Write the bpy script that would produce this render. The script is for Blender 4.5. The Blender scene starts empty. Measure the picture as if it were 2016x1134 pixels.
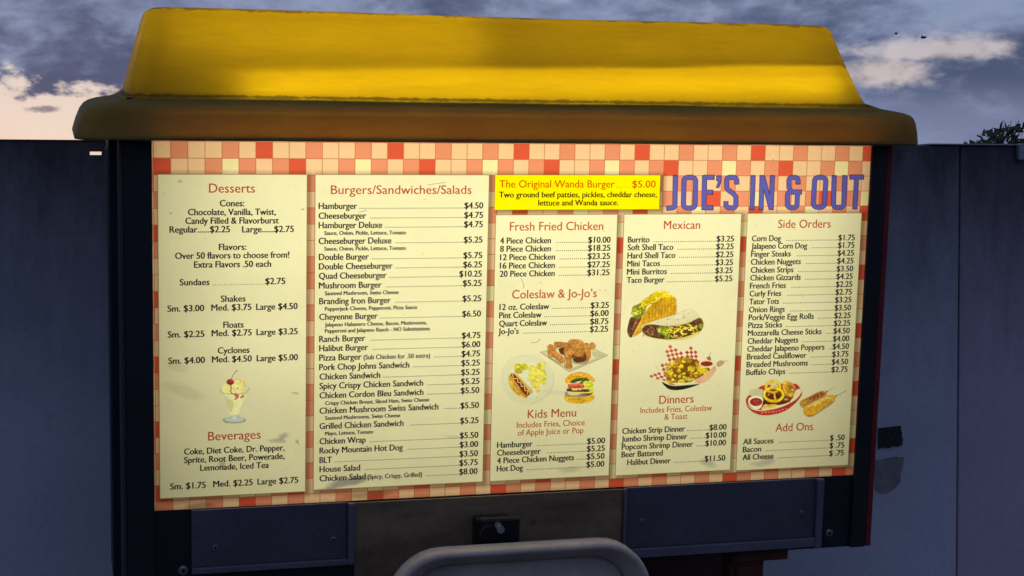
import bpy, bmesh, math, random
import numpy as np
from mathutils import Matrix, Vector, geometry

random.seed(7); RNG = np.random.default_rng(7)
S = bpy.context.scene
COL = S.collection

# ------------------------------------------------------------------ camera
# board frame: x along the menu panel, y into the cabinet, z up; the origin is the panel's top left corner
TILT = math.radians(6.0)                       # the board leans a little towards the lane
T = Matrix.Translation((0, 0, 2.05)) @ Matrix.Rotation(TILT, 4, 'X')
RB = np.array([[0.96332983, -0.26725845, 0.02384452],
               [-0.01653963, -0.14784309, -0.98887252],
               [0.26780978, 0.95221602, -0.14684202]])      # rows: right, down, forward in board axes
CB = np.array([-0.17310784, -3.02020845, 0.19007844])
FPX = 3261.447
cam_d = bpy.data.cameras.new('camera'); cam = bpy.data.objects.new('camera', cam_d); COL.objects.link(cam)
M = Matrix.Identity(4)
for i in range(3):
    M[i][0] = RB[0][i]; M[i][1] = -RB[1][i]; M[i][2] = -RB[2][i]; M[i][3] = CB[i]
cam.matrix_world = T @ M
cam_d.sensor_width = 36; cam_d.lens = FPX / 2016 * 36
cam_d.clip_start = .05; cam_d.clip_end = 6000
S.camera = cam

def ray(px, py):
    d = RB.T @ np.array([(px-1008)/FPX, (py-567)/FPX, 1.0]); return d
def on(px, py, Y=0.0):
    """board coordinates (x, z) of the point of the board-parallel plane y=Y seen at photo pixel px,py"""
    d = ray(px, py); k = (Y-CB[1])/d[1]; p = CB+k*d
    return float(p[0]), float(p[2])
def onw(px, py, Y):
    """world point on the vertical plane world y=Y"""
    o = T @ Vector(CB); d = T.to_3x3() @ Vector(ray(px, py)); k = (Y-o.y)/d.y
    return o+d*k

# ------------------------------------------------------------------ sky and sun
def srgb(c):
    c = np.asarray(c, float)/255.
    return np.where(c <= .04045, c/12.92, ((c+.055)/1.055)**2.4)
def lin4(c): return tuple(srgb(c))+(1,)

w = bpy.data.worlds.new('World'); S.world = w; w.use_nodes = True
nt = w.node_tree; nt.nodes.clear(); L = nt.links.new
def nd(t, **k):
    n = nt.nodes.new(t)
    for a, b in k.items(): setattr(n, a, b)
    return n
def mth(op, a, b=None, c=None, clamp=False):
    n = nd('ShaderNodeMath', operation=op, use_clamp=clamp)
    for i, v in enumerate((a, b, c)):
        if v is None: continue
        if isinstance(v, (int, float)): n.inputs[i].default_value = v
        else: L(v, n.inputs[i])
    return n.outputs[0]
def sstep(v, a, b):
    n = nd('ShaderNodeMapRange', interpolation_type='SMOOTHSTEP'); L(v, n.inputs[0])
    n.inputs[1].default_value = a; n.inputs[2].default_value = b; return n.outputs[0]
def mixc(f, a, b):
    n = nd('ShaderNodeMix', data_type='RGBA')
    if isinstance(f, (int, float)): n.inputs[0].default_value = f
    else: L(f, n.inputs[0])
    for i, v in ((6, a), (7, b)):
        if isinstance(v, tuple): n.inputs[i].default_value = v
        else: L(v, n.inputs[i])
    return n.outputs[2]
tc = nd('ShaderNodeTexCoord'); sp = nd('ShaderNodeSeparateXYZ'); L(tc.outputs['Generated'], sp.inputs[0])
fw = (T.to_3x3() @ Vector(RB[2])); az0 = math.atan2(fw.x, fw.y)
az = mth('MULTIPLY', mth('ARCTAN2', sp.outputs[0], sp.outputs[1]), 57.2958)
az = mth('SUBTRACT', az, math.degrees(az0))                     # degrees right of the view axis
el = mth('MULTIPLY', mth('ARCSINE', sp.outputs[2]), 57.2958)
# noise is read in 3D direction space (no seam behind the viewer), squeezed so that clouds lie flat
def noise(sx, sz, detail, rough, off, dist=0.0):
    mp = nd('ShaderNodeMapping'); L(tc.outputs['Generated'], mp.inputs[0])
    mp.inputs['Scale'].default_value = (sx, sx, sz); mp.inputs['Location'].default_value = off
    n = nd('ShaderNodeTexNoise'); L(mp.outputs[0], n.inputs['Vector']); n.inputs['Scale'].default_value = 1
    n.inputs['Detail'].default_value = detail; n.inputs['Roughness'].default_value = rough
    n.inputs['Distortion'].default_value = dist
    return n.outputs[0]
n1 = noise(7, 22, 6, .55, (3.1, 1.7, .4), .4)       # large banks
n2 = noise(32, 60, 6, .6, (9.1, 4.2, 2.2), .2)      # tufts
n3 = noise(4, 9, 4, .5, (1.2, 7.7, 5.1))
def blob(a, e, wa, we):
    x = mth('DIVIDE', mth('SUBTRACT', az, a), wa); y = mth('DIVIDE', mth('SUBTRACT', el, e), we)
    r = mth('SQRT', mth('ADD', mth('MULTIPLY', x, x), mth('MULTIPLY', y, y)))
    return mth('SUBTRACT', 1.0, r)
wob = mth('ADD', mth('MULTIPLY', mth('SUBTRACT', n2, .5), 2.0), mth('MULTIPLY', mth('SUBTRACT', n1, .5), 1.1))
def gap(a, e, wa, we, soft=.8):
    return sstep(mth('ADD', blob(a, e, wa, we), wob), -.05, soft)
SKY_GAPS = [(-20, 1.4, 17, 3.1), (14.6, 5.3, 3.6, .48), (12.4, 4.6, 2.4, .62), (1.2, 8.0, 3.8, .8), (-32, 4.0, 9, 1.4), (30, 3.2, 8, .8)]
g = sstep(mth('ADD', blob(*SKY_GAPS[0]), mth('MULTIPLY', wob, .45)), .0, .14)
for q in SKY_GAPS[1:]: g = mth('MAXIMUM', g, mth('MULTIPLY', gap(*q), .68))
# band of dusk glow low over the horizon, strongest where the sun has set (left, behind the board)
glow = sstep(el, 7.5, 2.2)
side = sstep(mth('ABSOLUTE', mth('ADD', az, 18)), 75, 5)
clear_hi = lin4((205, 200, 206)); clear_lo = lin4((242, 218, 200))
clear = mixc(glow, clear_hi, clear_lo)
pink = mixc(mth('MULTIPLY', sstep(n3, .45, .6), mth('MULTIPLY', sstep(el, 4.2, 2.6), .5)), clear, lin4((205, 160, 155)))
cl_a, cl_b, cl_c = lin4((76, 88, 120)), lin4((104, 116, 148)), lin4((138, 151, 184))
cv = mth('ADD', mth('MULTIPLY', n1, .75), mth('MULTIPLY', n2, .35))
band = mth('MULTIPLY', sstep(el, 6.6, 5.6), sstep(az, 2, -8))
cloud = mixc(sstep(mth('SUBTRACT', cv, mth('MULTIPLY', band, .10)), .44, .68), cl_a, cl_c)
cloud = mixc(mth('MULTIPLY', sstep(n2, .5, .75), .35), cloud, lin4((160, 165, 190)))
lowr = mth('MULTIPLY', sstep(el, 4.6, 2.8), sstep(az, 6, 14))    # smooth pale overcast low at the right
cloud = mixc(mth('MULTIPLY', lowr, .75), cloud, lin4((128, 138, 170)))
sc = blob(-15.7, 3.45, .9, .17)
wisp = mth('MULTIPLY', sstep(mth('ADD', sc, mth('MULTIPLY', mth('SUBTRACT', n2, .5), 4.5)), .2, .9), .8)
skyc = mixc(g, cloud, mixc(wisp, pink, lin4((110, 108, 125))))
# the east, behind the viewer, is already darker and bluer
east = sstep(mth('ABSOLUTE', az), 50, 150)
skyc = mixc(mth('MULTIPLY', east, .8), skyc, lin4((112, 124, 164)))
nish = nd('ShaderNodeTexSky', sky_type='NISHITA', sun_disc=False)
nish.sun_elevation = math.radians(1.0); nish.sun_rotation = az0 + math.radians(-18)
b1 = nd('ShaderNodeBackground'); L(nish.outputs[0], b1.inputs[0]); b1.inputs[1].default_value = .05
b2 = nd('ShaderNodeBackground'); L(skyc, b2.inputs[0]); b2.inputs[1].default_value = 1.0
mx = nd('ShaderNodeMixShader'); mx.inputs[0].default_value = .965
L(b1.outputs[0], mx.inputs[1]); L(b2.outputs[0], mx.inputs[2])
wo = nd('ShaderNodeOutputWorld'); L(mx.outputs[0], wo.inputs[0])

sd = bpy.data.lights.new('sun', 'SUN'); sun = bpy.data.objects.new('sun', sd); COL.objects.link(sun)
sd.energy = .12; sd.angle = math.radians(12); sd.color = (1, .72, .55)
sa = az0+math.radians(-18); se = math.radians(1.0)
sdir = Vector((math.sin(sa)*math.cos(se), math.cos(sa)*math.cos(se), math.sin(se)))
sun.rotation_euler = sdir.to_track_quat('Z', 'Y').to_euler(); sun.location = (-3, 8, 5)

S.view_settings.view_transform = 'Standard'; S.view_settings.look = 'None'
S.view_settings.exposure = 0; S.view_settings.gamma = 1; S.view_settings.use_curve_mapping = False
S.render.engine = 'CYCLES'
S.cycles.max_bounces = 8; S.cycles.transparent_max_bounces = 12; S.cycles.transmission_bounces = 8
S.cycles.sample_clamp_indirect = 4; S.cycles.use_denoising = True
S.cycles.caustics_reflective = False; S.cycles.caustics_refractive = False

# ------------------------------------------------------------------ helpers
def link(o, parent=None, label=None, cat=None, kind=None, group=None):
    COL.objects.link(o)
    if parent is not None: o.parent = parent
    if label: o['label'] = label
    if cat: o['category'] = cat
    if kind: o['kind'] = kind
    if group: o['group'] = group
    return o
def empty(name, loc=(0, 0, 0), **k):
    o = bpy.data.objects.new(name, None); o.empty_display_size = .1; o.location = loc
    return link(o, **k)
def meshobj(name, verts, faces, mat, parent=None, smooth=False, **k):
    me = bpy.data.meshes.new(name); me.from_pydata([tuple(v) for v in verts], [], faces); me.update()
    if mat: me.materials.append(mat)
    if smooth:
        for p in me.polygons: p.use_smooth = True
    return link(bpy.data.objects.new(name, me), parent, **k)
def bmobj(name, bm, mat, parent=None, smooth=False, **k):
    me = bpy.data.meshes.new(name); bm.normal_update(); bm.to_mesh(me); bm.free()
    if mat: me.materials.append(mat)
    if smooth:
        for p in me.polygons: p.use_smooth = True
    return link(bpy.data.objects.new(name, me), parent, **k)
def bx(bm, x0, x1, y0, y1, z0, z1, bev=0.0, mat=None):
    r = bmesh.ops.create_cube(bm, size=1.0)
    m = Matrix.Translation(((x0+x1)/2, (y0+y1)/2, (z0+z1)/2)) @ Matrix.Diagonal((abs(x1-x0), abs(y1-y0), abs(z1-z0), 1))
    if mat is not None: m = mat @ m
    bmesh.ops.transform(bm, matrix=m, verts=r['verts'])
    if bev > 0:
        vs = set(r['verts']); es = [e for e in bm.edges if e.verts[0] in vs and e.verts[1] in vs]
        bmesh.ops.bevel(bm, geom=es, offset=bev, segments=2, affect='EDGES', profile=.5)
def box(name, mat, parent, x0, x1, y0, y1, z0, z1, bev=.0015, **k):
    bm = bmesh.new(); bx(bm, x0, x1, y0, y1, z0, z1, bev); return bmobj(name, bm, mat, parent, **k)
def cyl(bm, c, axis, r, h, n=16, r2=None):
    res = bmesh.ops.create_cone(bm, cap_ends=True, segments=n, radius1=r, radius2=r if r2 is None else r2, depth=h)
    q = Vector((0, 0, 1)).rotation_difference(Vector(axis).normalized()).to_matrix().to_4x4()
    bmesh.ops.transform(bm, matrix=Matrix.Translation(c) @ q, verts=res['verts'])

class Mat:
    """small node builder"""
    def __init__(s, name):
        s.m = bpy.data.materials.new(name); s.m.use_nodes = True; s.t = s.m.node_tree; s.t.nodes.clear()
        s.out = s.n('ShaderNodeOutputMaterial')
    def n(s, t, **k):
        x = s.t.nodes.new(t)
        for a, b in k.items(): setattr(x, a, b)
        return x
    def l(s, a, b): s.t.links.new(a, b)
    def noise(s, scale, detail=4, rough=.55, vec=None, sc=None):
        n = s.n('ShaderNodeTexNoise'); n.inputs['Scale'].default_value = scale
        n.inputs['Detail'].default_value = detail; n.inputs['Roughness'].default_value = rough
        tcn = s.n('ShaderNodeTexCoord'); mp = s.n('ShaderNodeMapping'); s.l(tcn.outputs['Object'], mp.inputs[0])
        if sc: mp.inputs['Scale'].default_value = sc
        s.l(mp.outputs[0], n.inputs['Vector']); return n.outputs[0]
    def ramp(s, f, stops):
        r = s.n('ShaderNodeValToRGB'); s.l(f, r.inputs[0]); e = r.color_ramp.elements
        while len(e) < len(stops): e.new(.5)
        for i, (p, c) in enumerate(stops): e[i].position = p; e[i].color = tuple(c)+(1,) if len(c) == 3 else c
        return r.outputs[0]
    def mix(s, f, a, b, bt='MIX'):
        m = s.n('ShaderNodeMix', data_type='RGBA', blend_type=bt)
        if isinstance(f, float): m.inputs[0].default_value = f
        else: s.l(f, m.inputs[0])
        for i, v in ((6, a), (7, b)):
            if isinstance(v, tuple): m.inputs[i].default_value = v if len(v) == 4 else v+(1,)
            else: s.l(v, m.inputs[i])
        return m.outputs[2]
    def bump(s, f, strength, dist):
        b = s.n('ShaderNodeBump'); b.inputs['Strength'].default_value = strength; b.inputs['Distance'].default_value = dist
        s.l(f, b.inputs['Height']); return b.outputs[0]
    def pbr(s, col, rough=.5, metal=0., bump=None, spec=.5):
        p = s.n('ShaderNodeBsdfPrincipled')
        if isinstance(col, tuple): p.inputs['Base Color'].default_value = col if len(col) == 4 else col+(1,)
        else: s.l(col, p.inputs['Base Color'])
        if isinstance(rough, (int, float)): p.inputs['Roughness'].default_value = rough
        else: s.l(rough, p.inputs['Roughness'])
        p.inputs['Metallic'].default_value = metal; p.inputs['Specular IOR Level'].default_value = spec
        if bump is not None: s.l(bump, p.inputs['Normal'])
        return p.outputs[0]
    def surf(s, sh): s.l(sh, s.out.inputs[0]); return s.m

def worn(name, c1, c2, scale=6, rough=.55, metal=0., bump=.15, bd=.002, sc=None, spots=None, spec=.4):
    m = Mat(name); n = m.noise(scale, 6, .6, sc=sc); f = m.noise(scale*14, 4, .6)
    col = m.ramp(n, [(.32, c1), (.68, c2)])
    col = m.mix(m.ramp(f, [(.35, (.82,)*3), (.65, (1.08,)*3)]), (0., 0., 0.), col) if False else m.mix(1.0, col, m.ramp(f, [(.3, (.8,)*3), (.7, (1.,)*3)]), 'MULTIPLY')
    if spots:
        v = m.noise(scale*5, 5, .7); col = m.mix(m.ramp(v, [(.62, (0,)*3), (.68, (1,)*3)]), col, spots)
    return m.surf(m.pbr(col, rough, metal, m.bump(f, bump, bd), spec))
M_dark = worn('black_painted_metal', (.012, .013, .018), (.022, .022, .028), 5, .5, bump=.2)
M_plate = worn('blue_grey_sheet_metal', (.10, .095, .12), (.14, .13, .16), 7, .5, .3, bump=.15)
M_frame = worn('grey_angle_metal', (.14, .135, .17), (.20, .19, .23), 9, .5, .3)
M_screw = worn('screw_metal', (.30, .30, .34), (.44, .44, .48), 60, .35, .7)
M_hole = worn('screw_socket_black', (.004,)*3, (.008,)*3, 40, .7)
M_ply = worn('stained_plywood', (.15, .10, .055), (.34, .235, .125), 4, .75, bump=.4, sc=(1, 1, 4), spots=(.035, .028, .02))
M_maroon = worn('brightened_maroon', (.17, .020, .024), (.26, .032, .036), 8, .35, bump=.1)  # red brightened to stand in for light leaking past the right stile
M_rust = worn('rusty_steel', (.05, .02, .012), (.16, .055, .03), 18, .8, bump=.6, spots=(.02, .01, .008))
M_liner = worn('white_reflector_paint', (.78, .78, .76), (.86, .86, .84), 3, .8, bump=.02)
M_beige = worn('weathered_beige_plastic', (.48, .40, .34), (.62, .53, .45), 10, .5, bump=.15)
M_black = worn('black_plastic', (.008, .007, .008), (.016, .014, .016), 20, .55)
M_tape = worn('black_tape', (.018,)*3, (.05,)*3, 120, .8, bump=.8, bd=.003)

def emit_mat(name, col, strength):
    m = Mat(name); e = m.n('ShaderNodeEmission'); e.inputs[0].default_value = tuple(col)+(1,); e.inputs[1].default_value = strength
    return m.surf(e.outputs[0])
TUBE_COL = (1.0, .93, .70)

# ------------------------------------------------------------------ printed artwork (one flat print for the whole panel)
PW, PH = 1.42, .6795
EX = .035                                     # the sheet runs on behind hood and frame
U0, U1, Z1, Z0 = -.012, PW+.012, EX, -PH
RES = 2000.0                                  # texels per metre
TW, TH = int((U1-U0)*RES), int((Z1-Z0)*RES)
def tex(u, z): return (u-U0)*RES, (z-Z0)*RES
yy, xx = np.mgrid[0:TH, 0:TW].astype(np.float32)
UU = xx/RES+U0; VV = -(yy/RES+Z0)             # metres right, metres down
def vnoise(w, h, cell, seed, octv=4):
    r = np.random.default_rng(seed); out = np.zeros((h, w), np.float32); amp = 1; tot = 0
    for o in range(octv):
        c = max(cell/2**o, 1.0); gw, gh = int(w/c)+3, int(h/c)+3
        gq = r.random((gh, gw)).astype(np.float32)
        X = np.arange(w)/c; Y = np.arange(h)/c
        xi = X.astype(int); yi = Y.astype(int); xf = X-xi; yf = Y-yi
        xf = xf*xf*(3-2*xf); yf = yf*yf*(3-2*yf)
        a = gq[yi][:, xi]*(1-xf)+gq[yi][:, xi+1]*xf; b = gq[yi+1][:, xi]*(1-xf)+gq[yi+1][:, xi+1]*xf
        out += amp*(a*(1-yf)[:, None]+b*yf[:, None]); tot += amp; amp *= .55
    return out/tot
T_CARD = np.array([.80, .79, .545], np.float32)
SEEN = srgb((240, 238, 190))
def ink(c, seen=None):
    """film colour of something that looks like sRGB c where the bare card looks like `seen`"""
    s = SEEN if seen is None else srgb(seen)
    return np.clip(T_CARD*srgb(c)/s, .004, .97).astype(np.float32)
IMG = np.zeros((TH, TW, 3), np.float32)
TILE = .03034; CU0 = .0056
PAT = ["LMLLMLRL", "RLLMWMLM", "LMLLMLLM", "MLMRLMWL", "LMWLMLRL", "RLMMLWLM", "MLLMLRML", "LMRLLMLW"]
TC = {'L': ink((248, 207, 156)), 'M': ink((236, 152, 112)), 'R': ink((224, 94, 62)), 'W': ink((248, 236, 172))}
ci = np.floor((UU-CU0)/TILE).astype(int); ri = np.floor(VV/.0301).astype(int)
lut = np.array([[TC[ch] for ch in row] for row in PAT], np.float32)
IMG[:] = lut[ri % 8, ci % 8]
fx = np.abs(((UU-CU0)/TILE) - np.round((UU-CU0)/TILE))*TILE; fy = np.abs(VV/.0301-np.round(VV/.0301))*.0301
ln = np.clip((.0010-np.minimum(fx, fy))/.0005, 0, 1)[..., None]*.75
IMG = IMG*(1-ln)+ink((196, 100, 55))*ln

def rect_from(tl, tr, br, bl):
    p = [on(*q) for q in (tl, tr, br, bl)]
    return ((p[0][0]+p[3][0])/2, (p[1][0]+p[2][0])/2, (p[2][1]+p[3][1])/2, (p[0][1]+p[1][1])/2)   # x0,x1,z0,z1
CARDS = {
 'dessert': rect_from((306.6, 343), (602.3, 343.7), (603.6, 967.7), (316.6, 983)),
 'burger': rect_from((617.3, 343.5), (961.6, 344), (952.6, 948.6), (618.9, 966.3)),
 'special': rect_from((973.5, 344.4), (1300.7, 344.4), (1298.3, 413.1), (973.5, 414)),
 'chicken': rect_from((972.9, 422.4), (1214.4, 422.4), (1200.5, 937.2), (966.2, 948.5)),
 'mexican': rect_from((1226.4, 421), (1458.8, 421.2), (1439, 926.7), (1212.8, 936.7)),
 'side': rect_from((1469.9, 419.5), (1695.8, 419.5), (1670.3, 917.1), (1450, 926.5)),
}
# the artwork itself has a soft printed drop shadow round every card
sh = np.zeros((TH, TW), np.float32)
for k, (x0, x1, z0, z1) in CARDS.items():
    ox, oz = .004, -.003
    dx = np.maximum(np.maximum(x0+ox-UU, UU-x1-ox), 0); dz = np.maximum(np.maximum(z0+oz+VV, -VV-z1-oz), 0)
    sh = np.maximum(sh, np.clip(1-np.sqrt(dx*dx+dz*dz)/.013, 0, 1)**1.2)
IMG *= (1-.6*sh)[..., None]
bn = vnoise(TW, TH, 260, 3, 5); fn = vnoise(TW, TH, 14, 5, 3)
for k, (x0, x1, z0, z1) in CARDS.items():
    m = (UU > x0) & (UU < x1) & (-VV > z0) & (-VV < z1)
    e = (UU > x0+.001) & (UU < x1-.001) & (-VV > z0+.001) & (-VV < z1-.001)
    IMG[m] = ink((150, 128, 70)) if k != 'special' else ink((150, 140, 0))
    IMG[e] = T_CARD if k != 'special' else ink((255, 240, 0))*np.array([1.05, 1, .15])

# ---- little painter; shapes are given in pixels of an enlarged look at the photograph
_crop = [0, 0, 1.0]; _seen = [(196, 188, 128)]
def crop(x, y, s, seen): _crop[:] = [x, y, s]; _seen[0] = seen
def pt(p):
    u, z = on(_crop[0]+p[0]/_crop[2], _crop[1]+p[1]/_crop[2]); return tex(u, z)
def smooth(pts, n=6, closed=True):
    P = [np.array(p, float) for p in pts]; N = len(P); out = []
    for i in range(N if closed else N-1):
        if closed: a, b, c, d = P[i-1], P[i], P[(i+1) % N], P[(i+2) % N]
        else: a, b, c, d = P[max(i-1, 0)], P[i], P[i+1], P[min(i+2, N-1)]
        for j in range(n):
            t = j/n
            out.append(.5*((2*b)+(-a+c)*t+(2*a-5*b+4*c-d)*t*t+(-a+3*b-3*c+d)*t**3))
    if not closed: out.append(P[-1])
    return out
def mask_poly(q, pad=2):
    q = np.array(q); x0, y0 = np.floor(q.min(0)).astype(int)-pad; x1, y1 = np.ceil(q.max(0)).astype(int)+pad
    x0, y0 = max(x0, 0), max(y0, 0); x1, y1 = min(x1, TW), min(y1, TH)
    if x1 <= x0 or y1 <= y0: return None
    acc = np.zeros((y1-y0, x1-x0), np.float32)
    for oy in (.25, .75):
        for ox in (.25, .75):
            X = (np.arange(x0, x1)+ox)[None, :]; Y = (np.arange(y0, y1)+oy)[:, None]
            ins = np.zeros(acc.shape, bool)
            for i in range(len(q)):
                ax, ay = q[i-1]; bx_, by_ = q[i]
                if ay == by_: continue
                c = ((ay > Y) != (by_ > Y)) & (X < (bx_-ax)*(Y-ay)/(by_-ay)+ax)
                ins ^= c
            acc += ins
    return x0, y0, acc/4
def comp(x0, y0, m, col, a=1.0, tex_amt=0.0, cell=10, seed=1, raw=False):
    h, w_ = m.shape; c = col if raw else ink(col, _seen[0]); c = np.ones((h, w_, 1), np.float32)*c
    if tex_amt: c = c*(1+tex_amt*2*(vnoise(w_, h, cell, seed, 3)-.5))[..., None]
    mm = (m*a)[..., None]; IMG[y0:y0+h, x0:x0+w_] = IMG[y0:y0+h, x0:x0+w_]*(1-mm)+np.clip(c, .003, .97)*mm
def fill(pts, col, a=1.0, sm=True, tex_amt=0.0, cell=10, seed=1, raw=False):
    q = [pt(p) for p in (smooth(pts) if sm else pts)]
    r = mask_poly(q)
    if r: comp(*r, col, a, tex_amt, cell, seed, raw)
def ell(cx, cy, rx, ry, col, a=1.0, rot=0, **k):
    c, s = math.cos(rot), math.sin(rot)
    fill([(cx+rx*math.cos(t)*c-ry*math.sin(t)*s, cy+rx*math.cos(t)*s+ry*math.sin(t)*c) for t in np.linspace(0, 2*math.pi, 20, endpoint=False)], col, a, False, **k)
def line(pts, wd, col, a=1.0, sm=True, caps=False, raw=False):
    if sm: pts = smooth(pts, 5, False)
    for i in range(len(pts)-1):
        p, q = np.array(pts[i], float), np.array(pts[i+1], float); d = q-p; n_ = np.hypot(*d)
        if n_ < 1e-6: continue
        d /= n_; nn = np.array([-d[1], d[0]])*wd/2; e = d*wd*.15
        fill([p-e+nn, q+e+nn, q+e-nn, p-e-nn], col, a, False, raw=raw)
def soft(cx, cy, rx, ry, col, a, rot=0, seed=1, rag=.5):
    """soft ragged stain, centre and radii in crop pixels"""
    c0 = pt((cx, cy)); sx = RES/1000/_crop[2]; R_ = int(max(rx, ry)*sx*1.6)+2
    x0, y0 = int(c0[0])-R_, int(c0[1])-R_; x1, y1 = x0+2*R_, y0+2*R_
    x0, y0 = max(x0, 0), max(y0, 0); x1, y1 = min(x1, TW), min(y1, TH)
    if x1 <= x0+1 or y1 <= y0+1: return
    Y, X = np.mgrid[y0:y1, x0:x1]; X = (X-c0[0])/sx; Y = -(Y-c0[1])/sx
    c, s = math.cos(rot), math.sin(rot); xr, yr = X*c+Y*s, -X*s+Y*c
    d = np.sqrt((xr/rx)**2+(yr/ry)**2); d = d+rag*2*(vnoise(d.shape[1], d.shape[0], max(R_*.45, 2), seed, 4)-.5)
    comp(x0, y0, np.clip((1-d)/.6, 0, 1).astype(np.float32), col, a*.8)

PICS = []          # (card, outline in board coordinates)
def outline(card, pts):
    PICS.append((card, [on(_crop[0]+x/_crop[2], _crop[1]+y/_crop[2]) for x, y in smooth(pts, 3)]))

# --- ice cream sundae
crop(410, 720, 8.72, (190, 178, 120))
outline('dessert', [(190, 380), (230, 320), (300, 230), (380, 205), (470, 60), (520, 65), (480, 190), (600, 225), (720, 365), (700, 440), (640, 520), (590, 720), (540, 860), (665, 905), (640, 975), (440, 1010), (250, 970), (240, 910), (385, 860), (320, 690), (260, 500), (200, 440)])
fill([(200, 385), (215, 455), (265, 490), (375, 850), (400, 900), (500, 905), (530, 840), (620, 500), (690, 430), (710, 375), (600, 345), (300, 350)], (176, 172, 128), .75)
fill([(275, 490), (330, 560), (380, 840), (520, 830), (560, 700), (615, 500)], (205, 196, 122), tex_amt=.2, cell=24)
fill([(330, 580), (350, 700), (390, 800), (430, 700), (420, 600)], (176, 158, 60), .6)
line([(205, 390), (240, 470), (450, 487), (650, 460), (705, 385)], 9, (120, 122, 90), .8)
fill([(230, 420), (240, 350), (300, 310), (380, 340), (400, 420), (380, 470), (270, 465)], (205, 196, 100), tex_amt=.2, cell=12)
fill([(460, 260), (500, 228), (590, 235), (640, 300), (640, 400), (600, 460), (480, 440)], (218, 182, 92), tex_amt=.25, cell=12)
fill([(380, 340), (430, 310), (530, 330), (570, 400), (560, 470), (400, 470)], (222, 200, 110), tex_amt=.25, cell=10)
line([(455, 250), (500, 232), (550, 240), (555, 300)], 8, (160, 110, 50), .8)
line([(600, 270), (625, 320), (615, 360)], 12, (160, 125, 50), .8)
line([(490, 400), (520, 375)], 14, (140, 90, 20), .8); ell(430, 385, 18, 10, (190, 160, 50), .7)
line([(385, 320), (395, 390), (385, 440), (410, 480), (450, 490)], 16, (150, 50, 20), .9)
fill([(440, 480), (520, 490), (510, 560), (430, 590), (470, 550)], (150, 50, 40), .9)
fill([(540, 555), (600, 500), (610, 540)], (150, 50, 40), .85)
ell(378, 280, 64, 52, (140, 38, 28)); ell(395, 262, 28, 20, (180, 70, 60), .6); ell(345, 300, 14, 10, (100, 20, 20), .7)
line([(400, 230), (420, 170), (480, 95)], 10, (110, 75, 40)); ell(488, 90, 14, 12, (120, 85, 50))
fill([(400, 860), (385, 915), (525, 915), (520, 860)], (160, 160, 125), .9)
ell(450, 935, 200, 58, (140, 142, 108)); ell(450, 925, 165, 38, (172, 170, 130)); line([(265, 915), (270, 960), (340, 985)], 14, (100, 105, 80), .7)
line([(600, 965), (640, 930)], 14, (90, 95, 70), .7); ell(450, 890, 50, 26, (185, 182, 145))

# --- fried chicken on a square plate, hot dog plate, cheeseburger
crop(980, 660, 7.56, (205, 196, 136))
outline('chicken', [(620, 240), (725, 210), (730, 140), (830, 90), (1030, 80), (1110, 45), (1260, 75), (1330, 110), (1420, 100), (1475, 150), (1450, 205), (1650, 290), (1530, 370), (1060, 555), (960, 480)])
fill([(630, 245), (860, 195), (1460, 205), (1640, 295), (1065, 545)], (176, 168, 112), sm=False)
fill([(690, 255), (860, 215), (1450, 225), (1580, 290), (1065, 505)], (196, 188, 130), sm=False)
line([(630, 250), (1065, 545), (1640, 300)], 9, (120, 116, 66), .8, sm=False)
fill([(1400, 240), (1500, 250), (1590, 300), (1450, 330)], (150, 145, 86), .5)
fill([(1140, 350), (1330, 370), (1300, 430), (1120, 420)], (105, 85, 40), .55)
fill([(910, 200), (1010, 190), (990, 290), (930, 270)], (85, 48, 22))
def bird(pts, seed):
    fill(pts, (172, 116, 46), tex_amt=.45, cell=14, seed=seed)
bird([(830, 115), (880, 95), (1030, 110), (1110, 120), (1090, 170), (980, 180), (860, 180)], 11)
bird([(735, 170), (790, 132), (850, 170), (870, 230), (960, 310), (990, 370), (960, 425), (900, 390), (820, 330), (750, 310)], 12)
bird([(1040, 110), (1100, 60), (1240, 75), (1280, 130), (1250, 210), (1150, 250), (1060, 190)], 13)
bird([(1360, 140), (1410, 105), (1460, 150), (1440, 205), (1390, 210)], 14)
bird([(1290, 120), (1360, 130), (1385, 230), (1380, 330), (1330, 395), (1280, 350), (1270, 220)], 15)
fill([(1100, 260), (1280, 240), (1320, 330), (1290, 390), (1150, 400)], (92, 50, 24), tex_amt=.4, cell=12)
bird([(1110, 190), (1240, 170), (1300, 240), (1250, 320), (1140, 300)], 16)
bird([(985, 230), (1050, 170), (1110, 200), (1110, 300), (1100, 400), (1110, 480), (1050, 505), (1000, 470), (1010, 400)], 17)
for i in range(46):
    a, b = random.uniform(745, 1440), random.uniform(85, 480)
    if (a < 960 and 150 < b < 400 and b < 100+(a-650)*1.1 and b > (a-650)*.7) or (1000 < a < 1110 and b > 180) or (1110 < a < 1370 and b < 380):
        ell(a, b, random.uniform(6, 16), random.uniform(4, 9), random.choice([(120, 66, 22), (205, 152, 66), (98, 52, 20)]), .75, random.uniform(0, 3))
for p_ in ([(750, 320), (880, 400), (940, 430)], [(1000, 480), (990, 300), (1020, 200)], [(1270, 130), (1285, 240), (1290, 350)], [(1040, 110), (1080, 190), (1180, 240)], [(860, 180), (1020, 178)]):
    line(p_, 11, (105, 58, 22), .8)

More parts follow.
